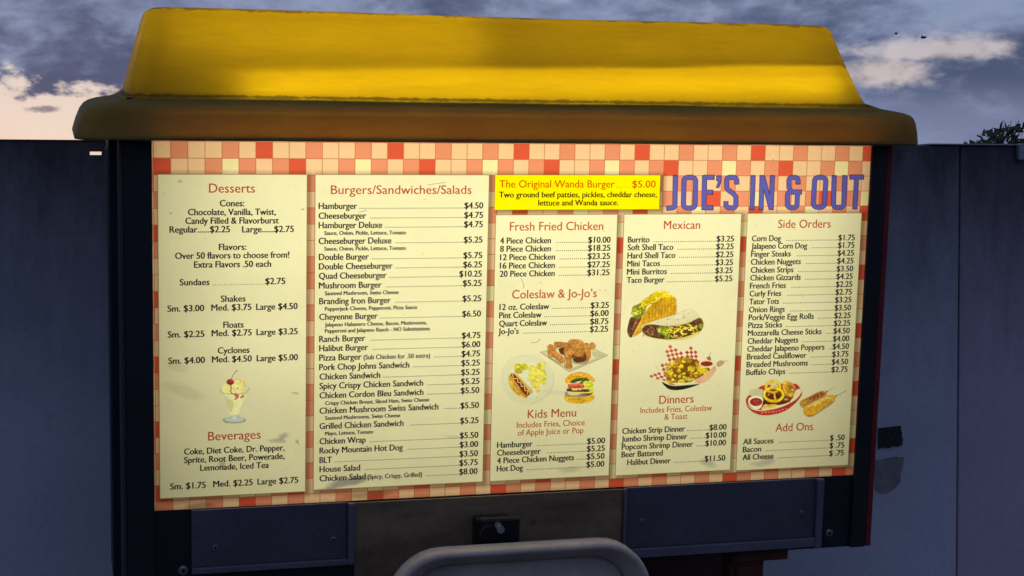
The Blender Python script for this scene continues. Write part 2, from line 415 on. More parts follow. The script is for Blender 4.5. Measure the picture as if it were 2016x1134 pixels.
outline('chicken', [(35, 640), (75, 480), (180, 350), (340, 290), (540, 285), (720, 360), (830, 500), (850, 680), (790, 870), (650, 980), (440, 1045), (250, 1010), (100, 890)])
ell(442, 665, 400, 375, (182, 178, 124), .55); ell(442, 665, 400, 375, (205, 200, 146), .35)
ell(442, 668, 280, 262, (204, 198, 146), .6)
line([(60, 560), (110, 440), (240, 335), (420, 290)], 8, (160, 158, 108), .5)
line([(820, 560), (830, 720), (720, 900), (480, 1030)], 10, (165, 162, 110), .5)
def chip(cx, cy, r, s): 
    ell(cx, cy, r, r*.6, (206, 190, 62), .95, s, tex_amt=.12, cell=16, seed=int(cx)); line([(cx-r*.8, cy+r*.3), (cx, cy+r*.55), (cx+r*.8, cy+r*.3)], 6, (168, 150, 40), .6)
for c_ in [(520, 500, 80, .4), (640, 450, 85, -.7), (560, 580, 95, .1), (670, 560, 80, 1.2), (500, 640, 70, .8), (640, 660, 90, -.3), (560, 740, 80, .6), (600, 800, 60, 1.5), (680, 700, 50, 1.2)]: chip(*c_)
ell(300, 470, 62, 50, (186, 172, 30)); ell(395, 470, 55, 50, (178, 164, 24)); ell(310, 535, 60, 40, (160, 142, 30)); ell(300, 465, 36, 26, (204, 190, 60), .7)
fill([(160, 640), (200, 590), (300, 760), (440, 905), (400, 930), (280, 880), (180, 760)], (188, 136, 28), tex_amt=.15, cell=20)
fill([(165, 650), (180, 640), (330, 860), (410, 925), (300, 905), (190, 790)], (214, 176, 66), .6)
fill([(230, 565), (300, 590), (420, 720), (520, 830), (470, 870), (330, 740)], (196, 160, 70))
fill([(195, 590), (235, 575), (340, 680), (470, 850), (450, 900), (400, 880), (280, 720)], (106, 40, 14))
line([(215, 580), (240, 650), (290, 640), (300, 700), (345, 705), (350, 760), (400, 760), (400, 820), (450, 830), (440, 880)], 11, (216, 178, 96), sm=False)

outline('chicken', [(1000, 700), (1010, 640), (1100, 565), (1220, 545), (1360, 575), (1445, 660), (1440, 720), (1435, 850), (1430, 950), (1340, 1015), (1170, 1025), (1020, 985), (985, 930), (1000, 850), (1020, 770)])
fill([(990, 930), (1000, 900), (1200, 915), (1425, 890), (1420, 960), (1330, 1005), (1180, 1018), (1030, 985)], (200, 152, 22), tex_amt=.1, cell=30)
fill([(1000, 880), (1020, 840), (1200, 860), (1400, 820), (1410, 870), (1300, 910), (1120, 915), (1010, 905)], (70, 42, 22), tex_amt=.5, cell=8)
fill([(1040, 840), (1200, 850), (1380, 825), (1390, 860), (1240, 870), (1180, 890), (1080, 890)], (220, 190, 80))
fill([(1025, 810), (1060, 790), (1250, 800), (1390, 810), (1360, 840), (1200, 845), (1040, 835)], (78, 46, 24), tex_amt=.5, cell=8)
fill([(1100, 790), (1170, 780), (1190, 815), (1120, 820)], (225, 190, 100)); fill([(1180, 790), (1250, 785), (1230, 820)], (220, 180, 100))
fill([(1045, 740), (1060, 725), (1280, 730), (1290, 780), (1180, 790), (1055, 785)], (186, 72, 40)); fill([(1060, 730), (1200, 728), (1270, 745), (1060, 750)], (210, 120, 70), .7)
fill([(1060, 700), (1120, 655), (1300, 630), (1360, 680), (1300, 720), (1150, 715)], (70, 76, 22), tex_amt=.5, cell=8)
fill([(1150, 700), (1250, 680), (1200, 715)], (200, 196, 130))
fill([(1265, 700), (1330, 680), (1410, 720), (1430, 820), (1400, 860), (1340, 800), (1290, 760)], (186, 186, 40), tex_amt=.25, cell=10)
fill([(1005, 700), (1015, 640), (1100, 570), (1220, 550), (1350, 580), (1440, 660), (1425, 700), (1370, 670), (1300, 630), (1180, 640), (1110, 665), (1050, 715)], (204, 146, 20), tex_amt=.1, cell=30)
ell(1200, 585, 100, 22, (226, 180, 50), .7)

# --- tacos
crop(1220, 560, 9.45, (215, 206, 148))
outline('mexican', [(125, 860), (160, 650), (215, 590), (215, 400), (420, 270), (560, 150), (750, 105), (930, 140), (1080, 260), (1075, 510), (1260, 445), (1420, 480), (1500, 590), (1590, 740), (1540, 880), (1330, 980), (1080, 1055), (820, 1030), (560, 990), (400, 910), (210, 1000), (150, 950)])
fill([(230, 960), (420, 580), (600, 370), (780, 240), (950, 215), (1040, 280), (1060, 520), (1000, 580), (720, 660), (500, 760), (400, 890)], (186, 138, 22), tex_amt=.12, cell=16)
for i in range(9):
    x = 560+i*58; line([(x, 430-i*22), (x-8, 560-i*18), (x-20, 690-i*16)], 12, (152, 108, 14), .55)
    line([(x+26, 430-i*22), (x+16, 690-i*16)], 8, (214, 168, 44), .5)
fill([(140, 880), (160, 740), (210, 610), (330, 620), (400, 600), (390, 680), (300, 850), (250, 960), (190, 985)], (92, 56, 30), tex_amt=.45, cell=7)
for i in range(30): 
    t = random.random(); ell(170+t*150+random.uniform(-10, 60)*(1-t), 950-t*290+random.uniform(-20, 20), random.uniform(10, 26), random.uniform(8, 14), random.choice([(140, 92, 58), (112, 68, 38), (60, 34, 18), (158, 112, 74)]), .9, random.uniform(0, 3))
line([(240, 970), (330, 800), (440, 600)], 14, (222, 180, 72), .9)
fill([(225, 480), (250, 405), (340, 370), (450, 300), (520, 300), (480, 480), (430, 560), (360, 640), (270, 610), (235, 540)], (108, 116, 30), tex_amt=.5, cell=8)
fill([(400, 320), (520, 230), (640, 150), (760, 115), (900, 150), (980, 230), (860, 230), (760, 240), (640, 330), (520, 400), (420, 390)], (214, 184, 22), tex_amt=.3, cell=8)
def squig(n, xf, yf, cols, wd, r=(25, 60)):
    for i in range(n):
        t = random.random(); cx, cy = xf(t), yf(t); R_ = random.uniform(*r); a0 = random.uniform(0, 6.3)
        line([(cx+R_*math.cos(a0+k*.7), cy+R_*.7*math.sin(a0+k*.7)) for k in range(random.randint(3, 6))], wd, random.choice(cols), .95)
squig(46, lambda t: 260+t*680, lambda t: 520-t*340+random.uniform(-50, 60)*(1-t)-40*math.sin(t*3), [(232, 208, 40), (210, 178, 24), (244, 226, 70), (150, 120, 20)], 11)
squig(16, lambda t: 240+t*200, lambda t: 560-t*120+random.uniform(-50, 50), [(170, 182, 50), (204, 206, 80), (80, 84, 20)], 11, (15, 40))
line([(1000, 240), (1045, 270), (1060, 330)], 9, (170, 140, 60))
fill([(400, 850), (420, 770), (560, 730), (1000, 750), (1380, 650), (1490, 600), (1570, 720), (1545, 830), (1450, 930), (1200, 1030), (900, 1040), (620, 1000), (460, 950)], (206, 188, 96))
fill([(415, 860), (440, 780), (600, 745), (900, 780), (1250, 730), (1480, 620), (1555, 730), (1500, 860), (1300, 950), (1050, 1010), (800, 1015), (600, 985), (470, 930)], (84, 54, 28), tex_amt=.45, cell=7)
for i in range(60):
    x = random.uniform(440, 780); ell(x, random.uniform(790, 960), random.uniform(12, 28), random.uniform(7, 13), random.choice([(142, 94, 62), (116, 72, 42), (58, 34, 20), (166, 118, 84)]), .9, random.uniform(0, 3))
for i in range(14): ell(random.uniform(1380, 1530), random.uniform(680, 860), random.uniform(10, 24), 9, random.choice([(150, 104, 70), (96, 90, 30), (60, 40, 18)]), .9, random.uniform(0, 3))
fill([(700, 830), (830, 790), (920, 850), (930, 1000), (850, 1020), (800, 900)], (112, 126, 26), tex_amt=.5, cell=7)
squig(20, lambda t: 730+t*200, lambda t: 850+random.uniform(-40, 150)*t, [(176, 196, 52), (140, 158, 30), (206, 216, 90)], 11, (15, 40))
squig(30, lambda t: 900+t*480, lambda t: 880-t*60+random.uniform(-70, 80), [(230, 200, 40), (214, 178, 24), (240, 216, 80)], 12, (40, 85))
fill([(1470, 740), (1540, 740), (1530, 810), (1480, 810)], (140, 150, 50), .8)
fill([(405, 850), (410, 770), (500, 730), (760, 640), (1000, 570), (1170, 480), (1290, 452), (1400, 490), (1480, 580), (1470, 620), (1300, 690), (1100, 745), (850, 760), (600, 740), (480, 755), (430, 800)], (206, 194, 138), tex_amt=.06, cell=30)
fill([(1000, 600), (1200, 510), (1330, 470), (1240, 560), (1100, 640)], (218, 208, 156), .6)
for e_ in [(900, 645, 30, 8), (1085, 655, 20, 9), (1190, 555, 22, 6), (1190, 590, 20, 6), (1190, 622, 26, 8), (1285, 535, 12, 6), (880, 735, 14, 6), (1265, 670, 10, 8), (700, 700, 14, 5), (980, 700, 10, 5)]:
    ell(*e_, (150, 124, 62), .85, -.15)
line([(408, 880), (410, 780), (480, 742), (620, 745), (850, 765), (1110, 750), (1310, 695), (1480, 620)], 8, (168, 140, 66), .8)

# --- popcorn chicken in a checked paper basket
crop(1270, 670, 10.31, (206, 196, 140))
outline('mexican', [(90, 720), (200, 660), (300, 660), (230, 500), (320, 520), (440, 380), (425, 110), (520, 90), (760, 230), (950, 90), (1100, 300), (1340, 240), (1360, 400), (1690, 400), (1570, 530), (1440, 640), (1220, 850), (1050, 930), (780, 1010), (520, 1010), (400, 930), (330, 850), (180, 780)])
def checks(poly, ang, cw, ch, ox, oy):
    fill(poly, (226, 190, 140), sm=False)
    P = np.array(poly); c, s = math.cos(ang), math.sin(ang)
    def inside(x, y):
        r = False
        for i in range(len(P)):
            ax, ay = P[i-1]; bx_, by_ = P[i]
            if (ay > y) != (by_ > y) and x < (bx_-ax)*(y-ay)/(by_-ay)+ax: r = not r
        return r
    for i in range(-14, 15):
        for j in range(-14, 15):
            if (i+j) % 2: continue
            x, y = ox+i*cw*c-j*ch*s, oy+i*cw*s+j*ch*c
            if inside(x, y):
                q = [(x+(a*cw*c-b*ch*s)/2, y+(a*cw*s+b*ch*c)/2) for a, b in ((-1, -1), (1, -1), (1, 1), (-1, 1))]
                fill(q, (150, 52, 24), .92, False)
checks([(430, 115), (520, 95), (760, 225), (800, 320), (700, 400), (560, 480), (520, 600), (420, 700), (320, 640), (330, 500), (450, 400)], .55, 64, 58, 510, 130)
checks([(780, 230), (940, 110), (1080, 240), (1130, 370), (1060, 440), (900, 420), (780, 340)], .72, 62, 58, 930, 160)
checks([(100, 730), (210, 675), (330, 660), (460, 700), (450, 830), (300, 800), (180, 770)], .3, 66, 48, 130, 730)
line([(215, 500), (240, 560), (290, 620)], 12, (150, 150, 104), .6)
fill([(1450, 470), (1520, 410), (1610, 430), (1570, 500), (1480, 540)], (170, 136, 88)); line([(1600, 425), (1680, 415)], 8, (130, 110, 70))
fill([(1250, 350), (1320, 330), (1340, 410), (1290, 420)], (150, 60, 34), .9); line([(1300, 330), (1330, 250)], 14, (120, 100, 66), .7)
fill([(1020, 820), (1200, 700), (1420, 500), (1450, 560), (1350, 720), (1200, 850), (1050, 880)], (222, 178, 128), sm=False)
for i in range(5): line([(1030+i*14, 830+i*12), (1200+i*14, 715+i*26), (1330+i*12, 600+i*22), (1420+i*4, 520+i*18)], 9, (160, 66, 34), .85)
fill([(330, 800), (480, 850), (700, 900), (1000, 880), (1110, 885), (1080, 905), (700, 930), (480, 915), (360, 850)], (212, 186, 130), .95)
fill([(480, 860), (600, 890), (590, 910), (500, 895)], (160, 70, 34), .8)
fill([(340, 845), (480, 905), (620, 925), (900, 905), (1100, 888), (980, 940), (760, 1000), (560, 1010), (440, 965)], (30, 28, 14))
for i in range(12): line([(430+i*44, 925+i*1.0), (450+i*44, 985-i*4)], 4, (80, 76, 44), .6, sm=False)
fill([(430, 740), (460, 600), (600, 480), (620, 370), (900, 360), (1100, 430), (1300, 560), (1280, 640), (1060, 780), (900, 850), (700, 860), (470, 850)], (112, 72, 14), tex_amt=.4, cell=8)
for i in range(95):
    x = random.uniform(440, 1270); y = random.uniform(max(370, 380+abs(x-800)*.35), 850-max(0, x-900)*.55)
    ell(x, y, random.uniform(26, 56), random.uniform(20, 36), random.choice([(204, 176, 26), (214, 188, 40), (184, 148, 20), (196, 168, 50), (168, 118, 30)]), .95, random.uniform(-.8, .8), tex_amt=.2, cell=8, seed=i)
    if i % 2: line([(x-20, y+18), (x+12, y+22)], 9, (116, 74, 14), .7)
ell(670, 410, 70, 60, (160, 112, 30), .9, tex_amt=.3, cell=8); ell(870, 400, 80, 50, (168, 128, 28), .9, .4, tex_amt=.3, cell=8)
ell(1240, 470, 150, 70, (208, 192, 140)); ell(1250, 475, 125, 52, (122, 40, 16), tex_amt=.25, cell=10)
line([(1130, 530), (1230, 560), (1380, 520)], 10, (220, 180, 120), .9)

# --- onion rings in a red basket, two corn dogs
crop(1455, 735, 8.96, (194, 184, 124))
outline('side', [(110, 480), (180, 370), (200, 270), (340, 260), (480, 170), (620, 110), (740, 180), (860, 120), (1000, 180), (1100, 280), (1115, 360), (1010, 530), (800, 680), (560, 745), (380, 745), (240, 680), (130, 570)])
fill([(120, 480), (180, 380), (330, 270), (460, 210), (960, 180), (1080, 270), (1105, 350), (1010, 500), (800, 620), (560, 660), (340, 640), (190, 590)], (158, 44, 22))
fill([(190, 390), (215, 280), (420, 290), (430, 420)], (176, 170, 110), .95)
fill([(400, 640), (480, 540), (700, 520), (1000, 300), (1080, 280), (1095, 340), (990, 470), (760, 590), (560, 640)], (206, 190, 130), .95)
fill([(400, 470), (540, 300), (800, 300), (960, 380), (880, 500), (700, 560), (440, 540)], (86, 36, 14), tex_amt=.4, cell=10)
fill([(400, 620), (440, 580), (560, 545), (660, 550), (640, 590), (500, 620)], (206, 162, 44))
def ring(cx, cy, rx, ry, wd, col, rot=0):
    c, s = math.cos(rot), math.sin(rot)
    P = [(cx+rx*math.cos(t)*c-ry*math.sin(t)*s, cy+rx*math.cos(t)*s+ry*math.sin(t)*c) for t in np.linspace(0, 2*math.pi, 22)]
    line(P, wd+10, (130, 84, 14), .8, False); line(P, wd, col, 1, False); line([(x-4, y-wd*.2) for x, y in P[9:20]], wd*.3, (222, 190, 60), .6, False)
ring(600, 240, 125, 95, 38, (196, 158, 24), -.1)
fill([(540, 240), (600, 190), (690, 210), (670, 260), (580, 270)], (206, 170, 110))
fill([(770, 170), (830, 140), (930, 170), (1000, 260), (990, 330), (920, 430), (820, 390), (780, 280)], (176, 122, 26), tex_amt=.3, cell=12)
line([(860, 150), (800, 170), (790, 260), (850, 350), (930, 390)], 36, (194, 158, 34)); fill([(860, 200), (930, 220), (980, 290), (930, 310), (880, 260)], (150, 92, 40)); ell(940, 290, 22, 18, (210, 170, 110), .9)
fill([(800, 400), (900, 420), (900, 500), (830, 515), (780, 470)], (110, 48, 22), tex_amt=.4, cell=8); ell(830, 460, 34, 16, (200, 150, 90), .8)
ring(610, 375, 168, 118, 46, (204, 168, 22), .05)
line([(620, 340), (640, 470)], 34, (206, 166, 50), sm=False); ell(540, 350, 40, 16, (160, 90, 40), .9); ell(700, 350, 26, 40, (130, 56, 24), .9); ell(520, 380, 20, 16, (190, 130, 80), .8)
fill([(160, 480), (200, 420), (310, 395), (410, 430), (425, 480), (380, 610), (280, 630), (190, 570)], (212, 196, 140))
ell(300, 505, 112, 72, (132, 36, 22), tex_amt=.35, cell=10)
for i in range(8): ell(random.uniform(220, 380), random.uniform(460, 540), 18, 8, (186, 84, 60), .8, random.uniform(0, 3))
fill([(120, 480), (150, 560), (240, 640), (400, 665), (620, 655), (830, 590), (1000, 480), (1105, 345), (1095, 400), (990, 530), (800, 670), (560, 735), (380, 735), (240, 680), (140, 580)], (166, 44, 24))
for i in range(8): line([(395+i*60, 696-i*i*1.4), (428+i*60, 690-i*i*1.5)], 11, (216, 150, 110), .9, sm=False)
outline('side', [(1060, 540), (1120, 440), (1400, 310), (1530, 320), (1700, 225), (1720, 240), (1600, 330), (1640, 370), (1890, 290), (1910, 310), (1700, 420), (1660, 520), (1300, 760), (1200, 770), (1130, 690), (1130, 630), (1070, 590)])
line([(1520, 340), (1700, 235)], 12, (164, 150, 96), sm=False); line([(1690, 415), (1890, 305)], 13, (150, 136, 78), sm=False)
line([(1520, 345), (1560, 315)], 26, (150, 110, 46), sm=False); line([(1680, 425), (1730, 385)], 26, (140, 104, 36), sm=False)
fill([(1070, 545), (1100, 480), (1380, 340), (1460, 310), (1530, 330), (1520, 390), (1200, 570), (1150, 615), (1100, 600)], (172, 124, 34), tex_amt=.12, cell=18)
fill([(1330, 360), (1460, 325), (1520, 360), (1480, 420), (1260, 520), (1180, 480)], (156, 92, 44), .7)
line([(1180, 465), (1260, 425), (1240, 470), (1320, 400), (1310, 460), (1380, 370), (1390, 420), (1450, 340), (1460, 380), (1500, 345)], 16, (126, 40, 14), .9)
fill([(1135, 680), (1160, 610), (1520, 400), (1620, 380), (1680, 400), (1680, 470), (1350, 720), (1240, 765), (1170, 745)], (180, 132, 26), tex_amt=.12, cell=18)
fill([(1180, 740), (1340, 715), (1670, 480), (1640, 540), (1340, 740), (1240, 768)], (122, 80, 12), .6)
fill([(1200, 580), (1400, 470), (1560, 400), (1640, 390), (1480, 480), (1280, 590)], (210, 178, 70), .6)
line([(1230, 590), (1330, 540), (1340, 580), (1400, 490), (1420, 540), (1480, 450), (1500, 490), (1560, 410), (1570, 450), (1650, 420)], 11, (218, 190, 92), .9)
line([(1240, 600), (1340, 590), (1430, 545), (1520, 490), (1590, 450)], 5, (120, 90, 20), .6)

# photographic mottling inside the food pictures
for qi, (cname, P) in enumerate(PICS):
    q = np.array([tex(*p) for p in P]); x0, y0 = np.maximum(q.min(0).astype(int), 0); x1, y1 = q.max(0).astype(int)+1
    sub = IMG[y0:y1, x0:x1]; blur = sub.copy()
    blur[1:-1, 1:-1] = (sub[1:-1, 1:-1]*2+sub[:-2, 1:-1]+sub[2:, 1:-1]+sub[1:-1, :-2]+sub[1:-1, 2:])/6
    dm = np.clip((.20-blur[..., 2])*9, 0, 1)
    nz = vnoise(x1-x0, y1-y0, 7, 900+qi, 3)-.5; nb = vnoise(x1-x0, y1-y0, 26, 950+qi, 2)-.5
    IMG[y0:y1, x0:x1] = np.clip(blur*(1+dm*(.95*nz+.6*nb))[..., None], .004, .97)
# --- stains, smears and specks on the sheet
crop(0, 0, 1, (200, 190, 130))
soft(556, 862, 17, 9, (120, 116, 88), .75, -.5, 4); soft(545, 868, 24, 5, (130, 124, 90), .6, .1, 6)
soft(690, 948, 46, 10, (96, 92, 82), .85, -.15, 9); soft(650, 962, 30, 7, (110, 104, 84), .7, -.1, 19)
soft(436, 915, 9, 10, (130, 124, 84), .7, .3, 11); soft(585, 870, 7, 4, (90, 80, 55), .7, 1, 12)
soft(580, 774, 9, 3, (140, 132, 90), .7, .2, 13); soft(360, 770, 50, 14, (172, 162, 106), .5, .4, 14); soft(345, 720, 30, 12, (172, 162, 106), .5, .4, 15)
soft(1390, 912, 24, 9, (140, 134, 96), .7, .3, 16); soft(1515, 905, 18, 10, (140, 134, 96), .7, 0, 17); soft(1500, 913, 30, 7, (150, 142, 100), .6, 0, 18)
soft(1115, 925, 30, 8, (150, 142, 100), .6, 0, 20); soft(720, 975, 55, 9, (96, 62, 36), .6, -.05, 21); soft(400, 995, 34, 8, (84, 50, 34), .6, -.1, 22)
soft(437, 337, 16, 4, (170, 140, 90), .6, .1, 23); soft(354, 357, 5, 3, (150, 140, 90), .8, 0, 24); soft(336, 420, 4, 2, (140, 130, 80), .8, 0, 25); soft(596, 412, 4, 2, (110, 100, 60), .9, 0, 26)
soft(1110, 775, 60, 7, (180, 172, 120), .6, .15, 27); soft(890, 860, 20, 4, (170, 160, 108), .5, .1, 28); soft(1310, 790, 90, 8, (196, 187, 132), .4, .1, 29)
for i in range(170):
    x, y = random.uniform(300, 1700), random.uniform(285, 1000); soft(x, y, random.uniform(.9, 2.6), random.uniform(.7, 1.6), (120, 104, 66), random.uniform(.3, .8), random.uniform(0, 3), i+40, .3)
for p_ in ([(1026, 548), (1031, 560), (1031, 568)], [(706, 418), (722, 414)], [(1046, 674), (1056, 674), (1064, 666)], [(1522, 312), (1523, 318)], [(842, 364), (878, 359)]):
    line(p_, 1.1, (110, 86, 50), .7)
IMG *= (.955+.09*bn+.03*fn)[..., None]  # uneven backlight painted into the print as faint mottling
IMG *= (1-.06*np.clip((vnoise(TW, TH, 420, 31, 5)-.52)*5, 0, 1)*np.clip((VV-.38)/.3, 0, 1))[..., None]   # patchy darkening, stronger low on the sheet

# --- restaurant title, drawn in its own condensed capitals with a dark outline
TS = 4.8; TX, TY = 1300, 330
def seg(*p): return list(p)
def arc(cx, cy, rx, ry, a0, a1, n=6):
    return [(cx+rx*math.cos(math.radians(a0+(a1-a0)*i/n)), cy+ry*math.sin(math.radians(a0+(a1-a0)*i/n))) for i in range(n+1)]
def O_(x0, x1, y0, y1, r, sk):
    p = arc(x0+r, y0+r, r, r, 180, 270)+arc(x1-r, y0+r, r, r, 270, 360)+arc(x1-r-sk, y1-r, r, r, 0, 90)+arc(x0+r-sk, y1-r, r, r, 90, 180)
    return [(x, y) for x, y in p]+[p[0], p[1]]
TITLE = [
 [(142, 74)]+arc(112, 354, 26, 26, 0, 90)+[(60, 385)],
 O_(224, 334, 92, 382, 36, 6),
 [(418, 74), (412, 398)], [(418, 92), (510, 92)], [(415, 232), (497, 232)], [(412, 380), (500, 380)],
 [(722, 158)]+arc(692, 122, 30, 30, 0, -90)+arc(655, 122, 28, 30, -90, -180)+[(627, 190), (645, 214), (690, 246), (714, 276)]+[(714, 340)]+arc(684, 350, 30, 30, 0, 90)+arc(650, 350, 30, 30, 90, 180)+[(620, 320)],
 [(878, 74), (866, 398)], [(962, 74), (952, 398)], [(968, 84), (1046, 388)], [(1060, 74), (1048, 398)],
 [(1302, 156)]+arc(1272, 124, 30, 32, 0, -90)+arc(1246, 124, 30, 32, -90, -180)+[(1216, 188), (1236, 226)],
 [(1336, 231), (1240, 231)]+arc(1232, 262, 30, 31, -90, -180)+[(1202, 340)]+arc(1232, 344, 32, 34, 180, 90)+arc(1262, 344, 30, 34, 90, 0)+[(1298, 231)],
 O_(1458, 1564, 92, 374, 36, 12),
 [(1644, 74), (1636, 340)]+arc(1668, 340, 32, 36, 180, 90)+arc(1702, 340, 32, 36, 90, 0)+[(1744, 74)],
 [(1790, 90), (1922, 90)], [(1856, 90), (1838, 392)],
]
APOS = [[(528, 74), (578, 74), (578, 130), (556, 192), (524, 192), (546, 128), (528, 128)]]
crop(TX, TY, TS, (240, 238, 190))
def ribbon(P, wd, ext):
    P = [np.array(p, float) for p in P]
    d0 = P[0]-P[1]; P[0] = P[0]+d0/np.hypot(*d0)*ext; d1 = P[-1]-P[-2]; P[-1] = P[-1]+d1/np.hypot(*d1)*ext
    Lf, Rt = [], []
    for i, p in enumerate(P):
        a = P[max(i-1, 0)]; b = P[min(i+1, len(P)-1)]
        d = b-a; d /= np.hypot(*d)+1e-9; n_ = np.array([-d[1], d[0]]); Lf.append(p+n_*wd/2); Rt.append(p-n_*wd/2)
    return Lf, Rt
def stroke(P, wd, ext, col):
    Lf, Rt = ribbon(P, wd, ext)
    for i in range(len(Lf)-1):
        fill([Lf[i], Lf[i+1], Rt[i+1], Rt[i]], col, 1, False)
        if 0 < i: ell(*(np.array(Lf[i]+Rt[i])/2), wd*.49, wd*.49, col) if len(P) > 4 else None
for P in TITLE: stroke(P, 48, 3, (44, 26, 50))
for P in APOS: fill(P, (44, 26, 50), 1, False)
for P in TITLE: stroke(P, 38, -4, (98, 98, 184))
for P in APOS: fill([(534, 80), (572, 80), (572, 128), (552, 186), (532, 186), (552, 122), (534, 122)], (98, 98, 184), 1, False)

img = bpy.data.images.new('menu_print', TW, TH, float_buffer=False, alpha=False)
img.colorspace_settings.name = 'sRGB'
enc = np.clip(IMG, 0, 1); enc = np.where(enc <= .0031308, enc*12.92, 1.055*enc**(1/2.4)-.055)
buf = np.ones((TH, TW, 4), np.float32); buf[..., :3] = enc
img.pixels.foreach_set(buf.ravel()); img.update(); img.pack()

mp = Mat('backlit_printed_acrylic')
it = mp.n('ShaderNodeTexImage'); it.image = img; uvn = mp.n('ShaderNodeUVMap'); uvn.uv_map = 'uv'; mp.l(uvn.outputs[0], it.inputs[0])
tr = mp.n('ShaderNodeBsdfTranslucent'); mp.l(it.outputs[0], tr.inputs[0])
pr = mp.pbr(it.outputs[0], .35, spec=.35)
ms = mp.n('ShaderNodeMixShader'); ms.inputs[0].default_value = .80; mp.l(pr, ms.inputs[1]); mp.l(tr.outputs[0], ms.inputs[2])
M_print = mp.surf(ms.outputs[0])
def film(name, t, gl=.03):
    m = Mat(name); a = m.n('ShaderNodeBsdfTransparent'); a.inputs[0].default_value = tuple(t)+(1,)
    b = m.pbr((.55, .10, .05), .5, spec=.3) ; x = m.n('ShaderNodeMixShader'); x.inputs[0].default_value = gl
    m.l(a.outputs[0], x.inputs[1]); m.l(b, x.inputs[2]); return m.surf(x.outputs[0])
M_ink = worn('black_ink', (.022, .017, .012), (.026, .02, .014), 30, .5, bump=0., spec=.3)
M_red = film('red_ink_film', (.83, .33, .25), .12)

# ------------------------------------------------------------------ the menu board
board = empty('menu_board', label='lit drive-through menu board under a yellow plastic hood, with printed menu cards', cat='menu board')
board.matrix_world = T

def uvmap(me):
    uv = me.uv_layers.new(name='uv')
    for lp in me.loops:
        c = me.vertices[lp.vertex_index].co; uv.data[lp.index].uv = ((c.x-U0)/(U1-U0), (c.z-Z0)/(Z1-Z0))
def pip(x, y, P):
    r = False
    for i in range(len(P)):
        ax, ay = P[i-1]; bx_, by_ = P[i]
        if (ay > y) != (by_ > y) and x < (bx_-ax)*(y-ay)/(by_-ay)+ax: r = not r
    return r
def sheet(polys, parent_faces):
    """constrained triangulation of nested outlines; returns verts and the faces of each region"""
    vs, es = [], []
    for P in polys:
        b = len(vs); vs += [Vector(p) for p in P]; es += [(b+i, b+(i+1) % len(P)) for i in range(len(P))]
    v, e, f, *_ = geometry.delaunay_2d_cdt(vs, es, [], 0, 1e-6)
    return v, f
def region_obj(name, v, f, test, parent, **k):
    fs = []
    for t in f:
        c = sum((v[i] for i in t), Vector((0, 0)))/len(t)
        if test(c.x, c.y): fs.append(list(t))
    used = sorted({i for t in fs for i in t}); mp_ = {a: b for b, a in enumerate(used)}
    fs2 = []
    for t in fs:
        a = [v[i] for i in t]; area = sum(a[i-1].x*a[i].y-a[i].x*a[i-1].y for i in range(len(a)))
        q = [mp_[i] for i in t]; fs2.append(q if area > 0 else q[::-1])
    o = meshobj(name, [(v[i].x, 0, v[i].y) for i in used], fs2, M_print, parent, **k); uvmap(o.data); return o
def rp(r): x0, x1, z0, z1 = r; return [(x0, z0), (x1, z0), (x1, z1), (x0, z1)]
def inr(x, z, r): return r[0] < x < r[1] and r[2] < z < r[3]
ta, tb = on(1308, 340), on(1704, 416)
TIT = (ta[0], tb[0], CARDS['side'][3]+.004, ta[1])
allr = list(CARDS.values())+[TIT]
v, f = sheet([rp((U0, U1, Z0, Z1))]+[rp(r) for r in allr], None)
region_obj('tile_print_sheet', v, f, lambda x, z: not any(inr(x, z, r) for r in allr), board)
region_obj('restaurant_title', v, f, lambda x, z: inr(x, z, TIT), board, label="tall condensed blue capitals reading JOE'S IN & OUT")
CARD_LABEL = {'dessert': 'cream card of desserts and beverages with a sundae picture', 'burger': 'tall cream card of burgers, sandwiches and salads',
 'special': 'small bright yellow card advertising the house burger', 'chicken': 'cream card of fried chicken, coleslaw and kids menu',
 'mexican': 'cream card of Mexican dishes and dinners', 'side': 'cream card of side orders and add ons'}
card_o = {}
PIC_LABEL = ['printed sundae in a footed glass with a cherry', 'printed fried chicken on a square plate', 'printed hot dog and chips on a round plate',
             'printed double cheeseburger', 'printed hard and soft tacos', 'printed fried chicken bites in checked paper', 'printed onion rings in a red basket', 'printed pair of corn dogs']
for k, r in CARDS.items():
    ps = [(i, P) for i, (c, P) in enumerate(PICS) if c == k]
    v, f = sheet([rp(r)]+[P for _, P in ps], None)
    co = region_obj('menu_card', v, f, lambda x, z: not any(pip(x, z, P) for _, P in ps), board, label=CARD_LABEL[k])
    card_o[k] = co
    for i, P in ps: region_obj('food_picture', v, f, lambda x, z: pip(x, z, P), co, label=PIC_LABEL[i])

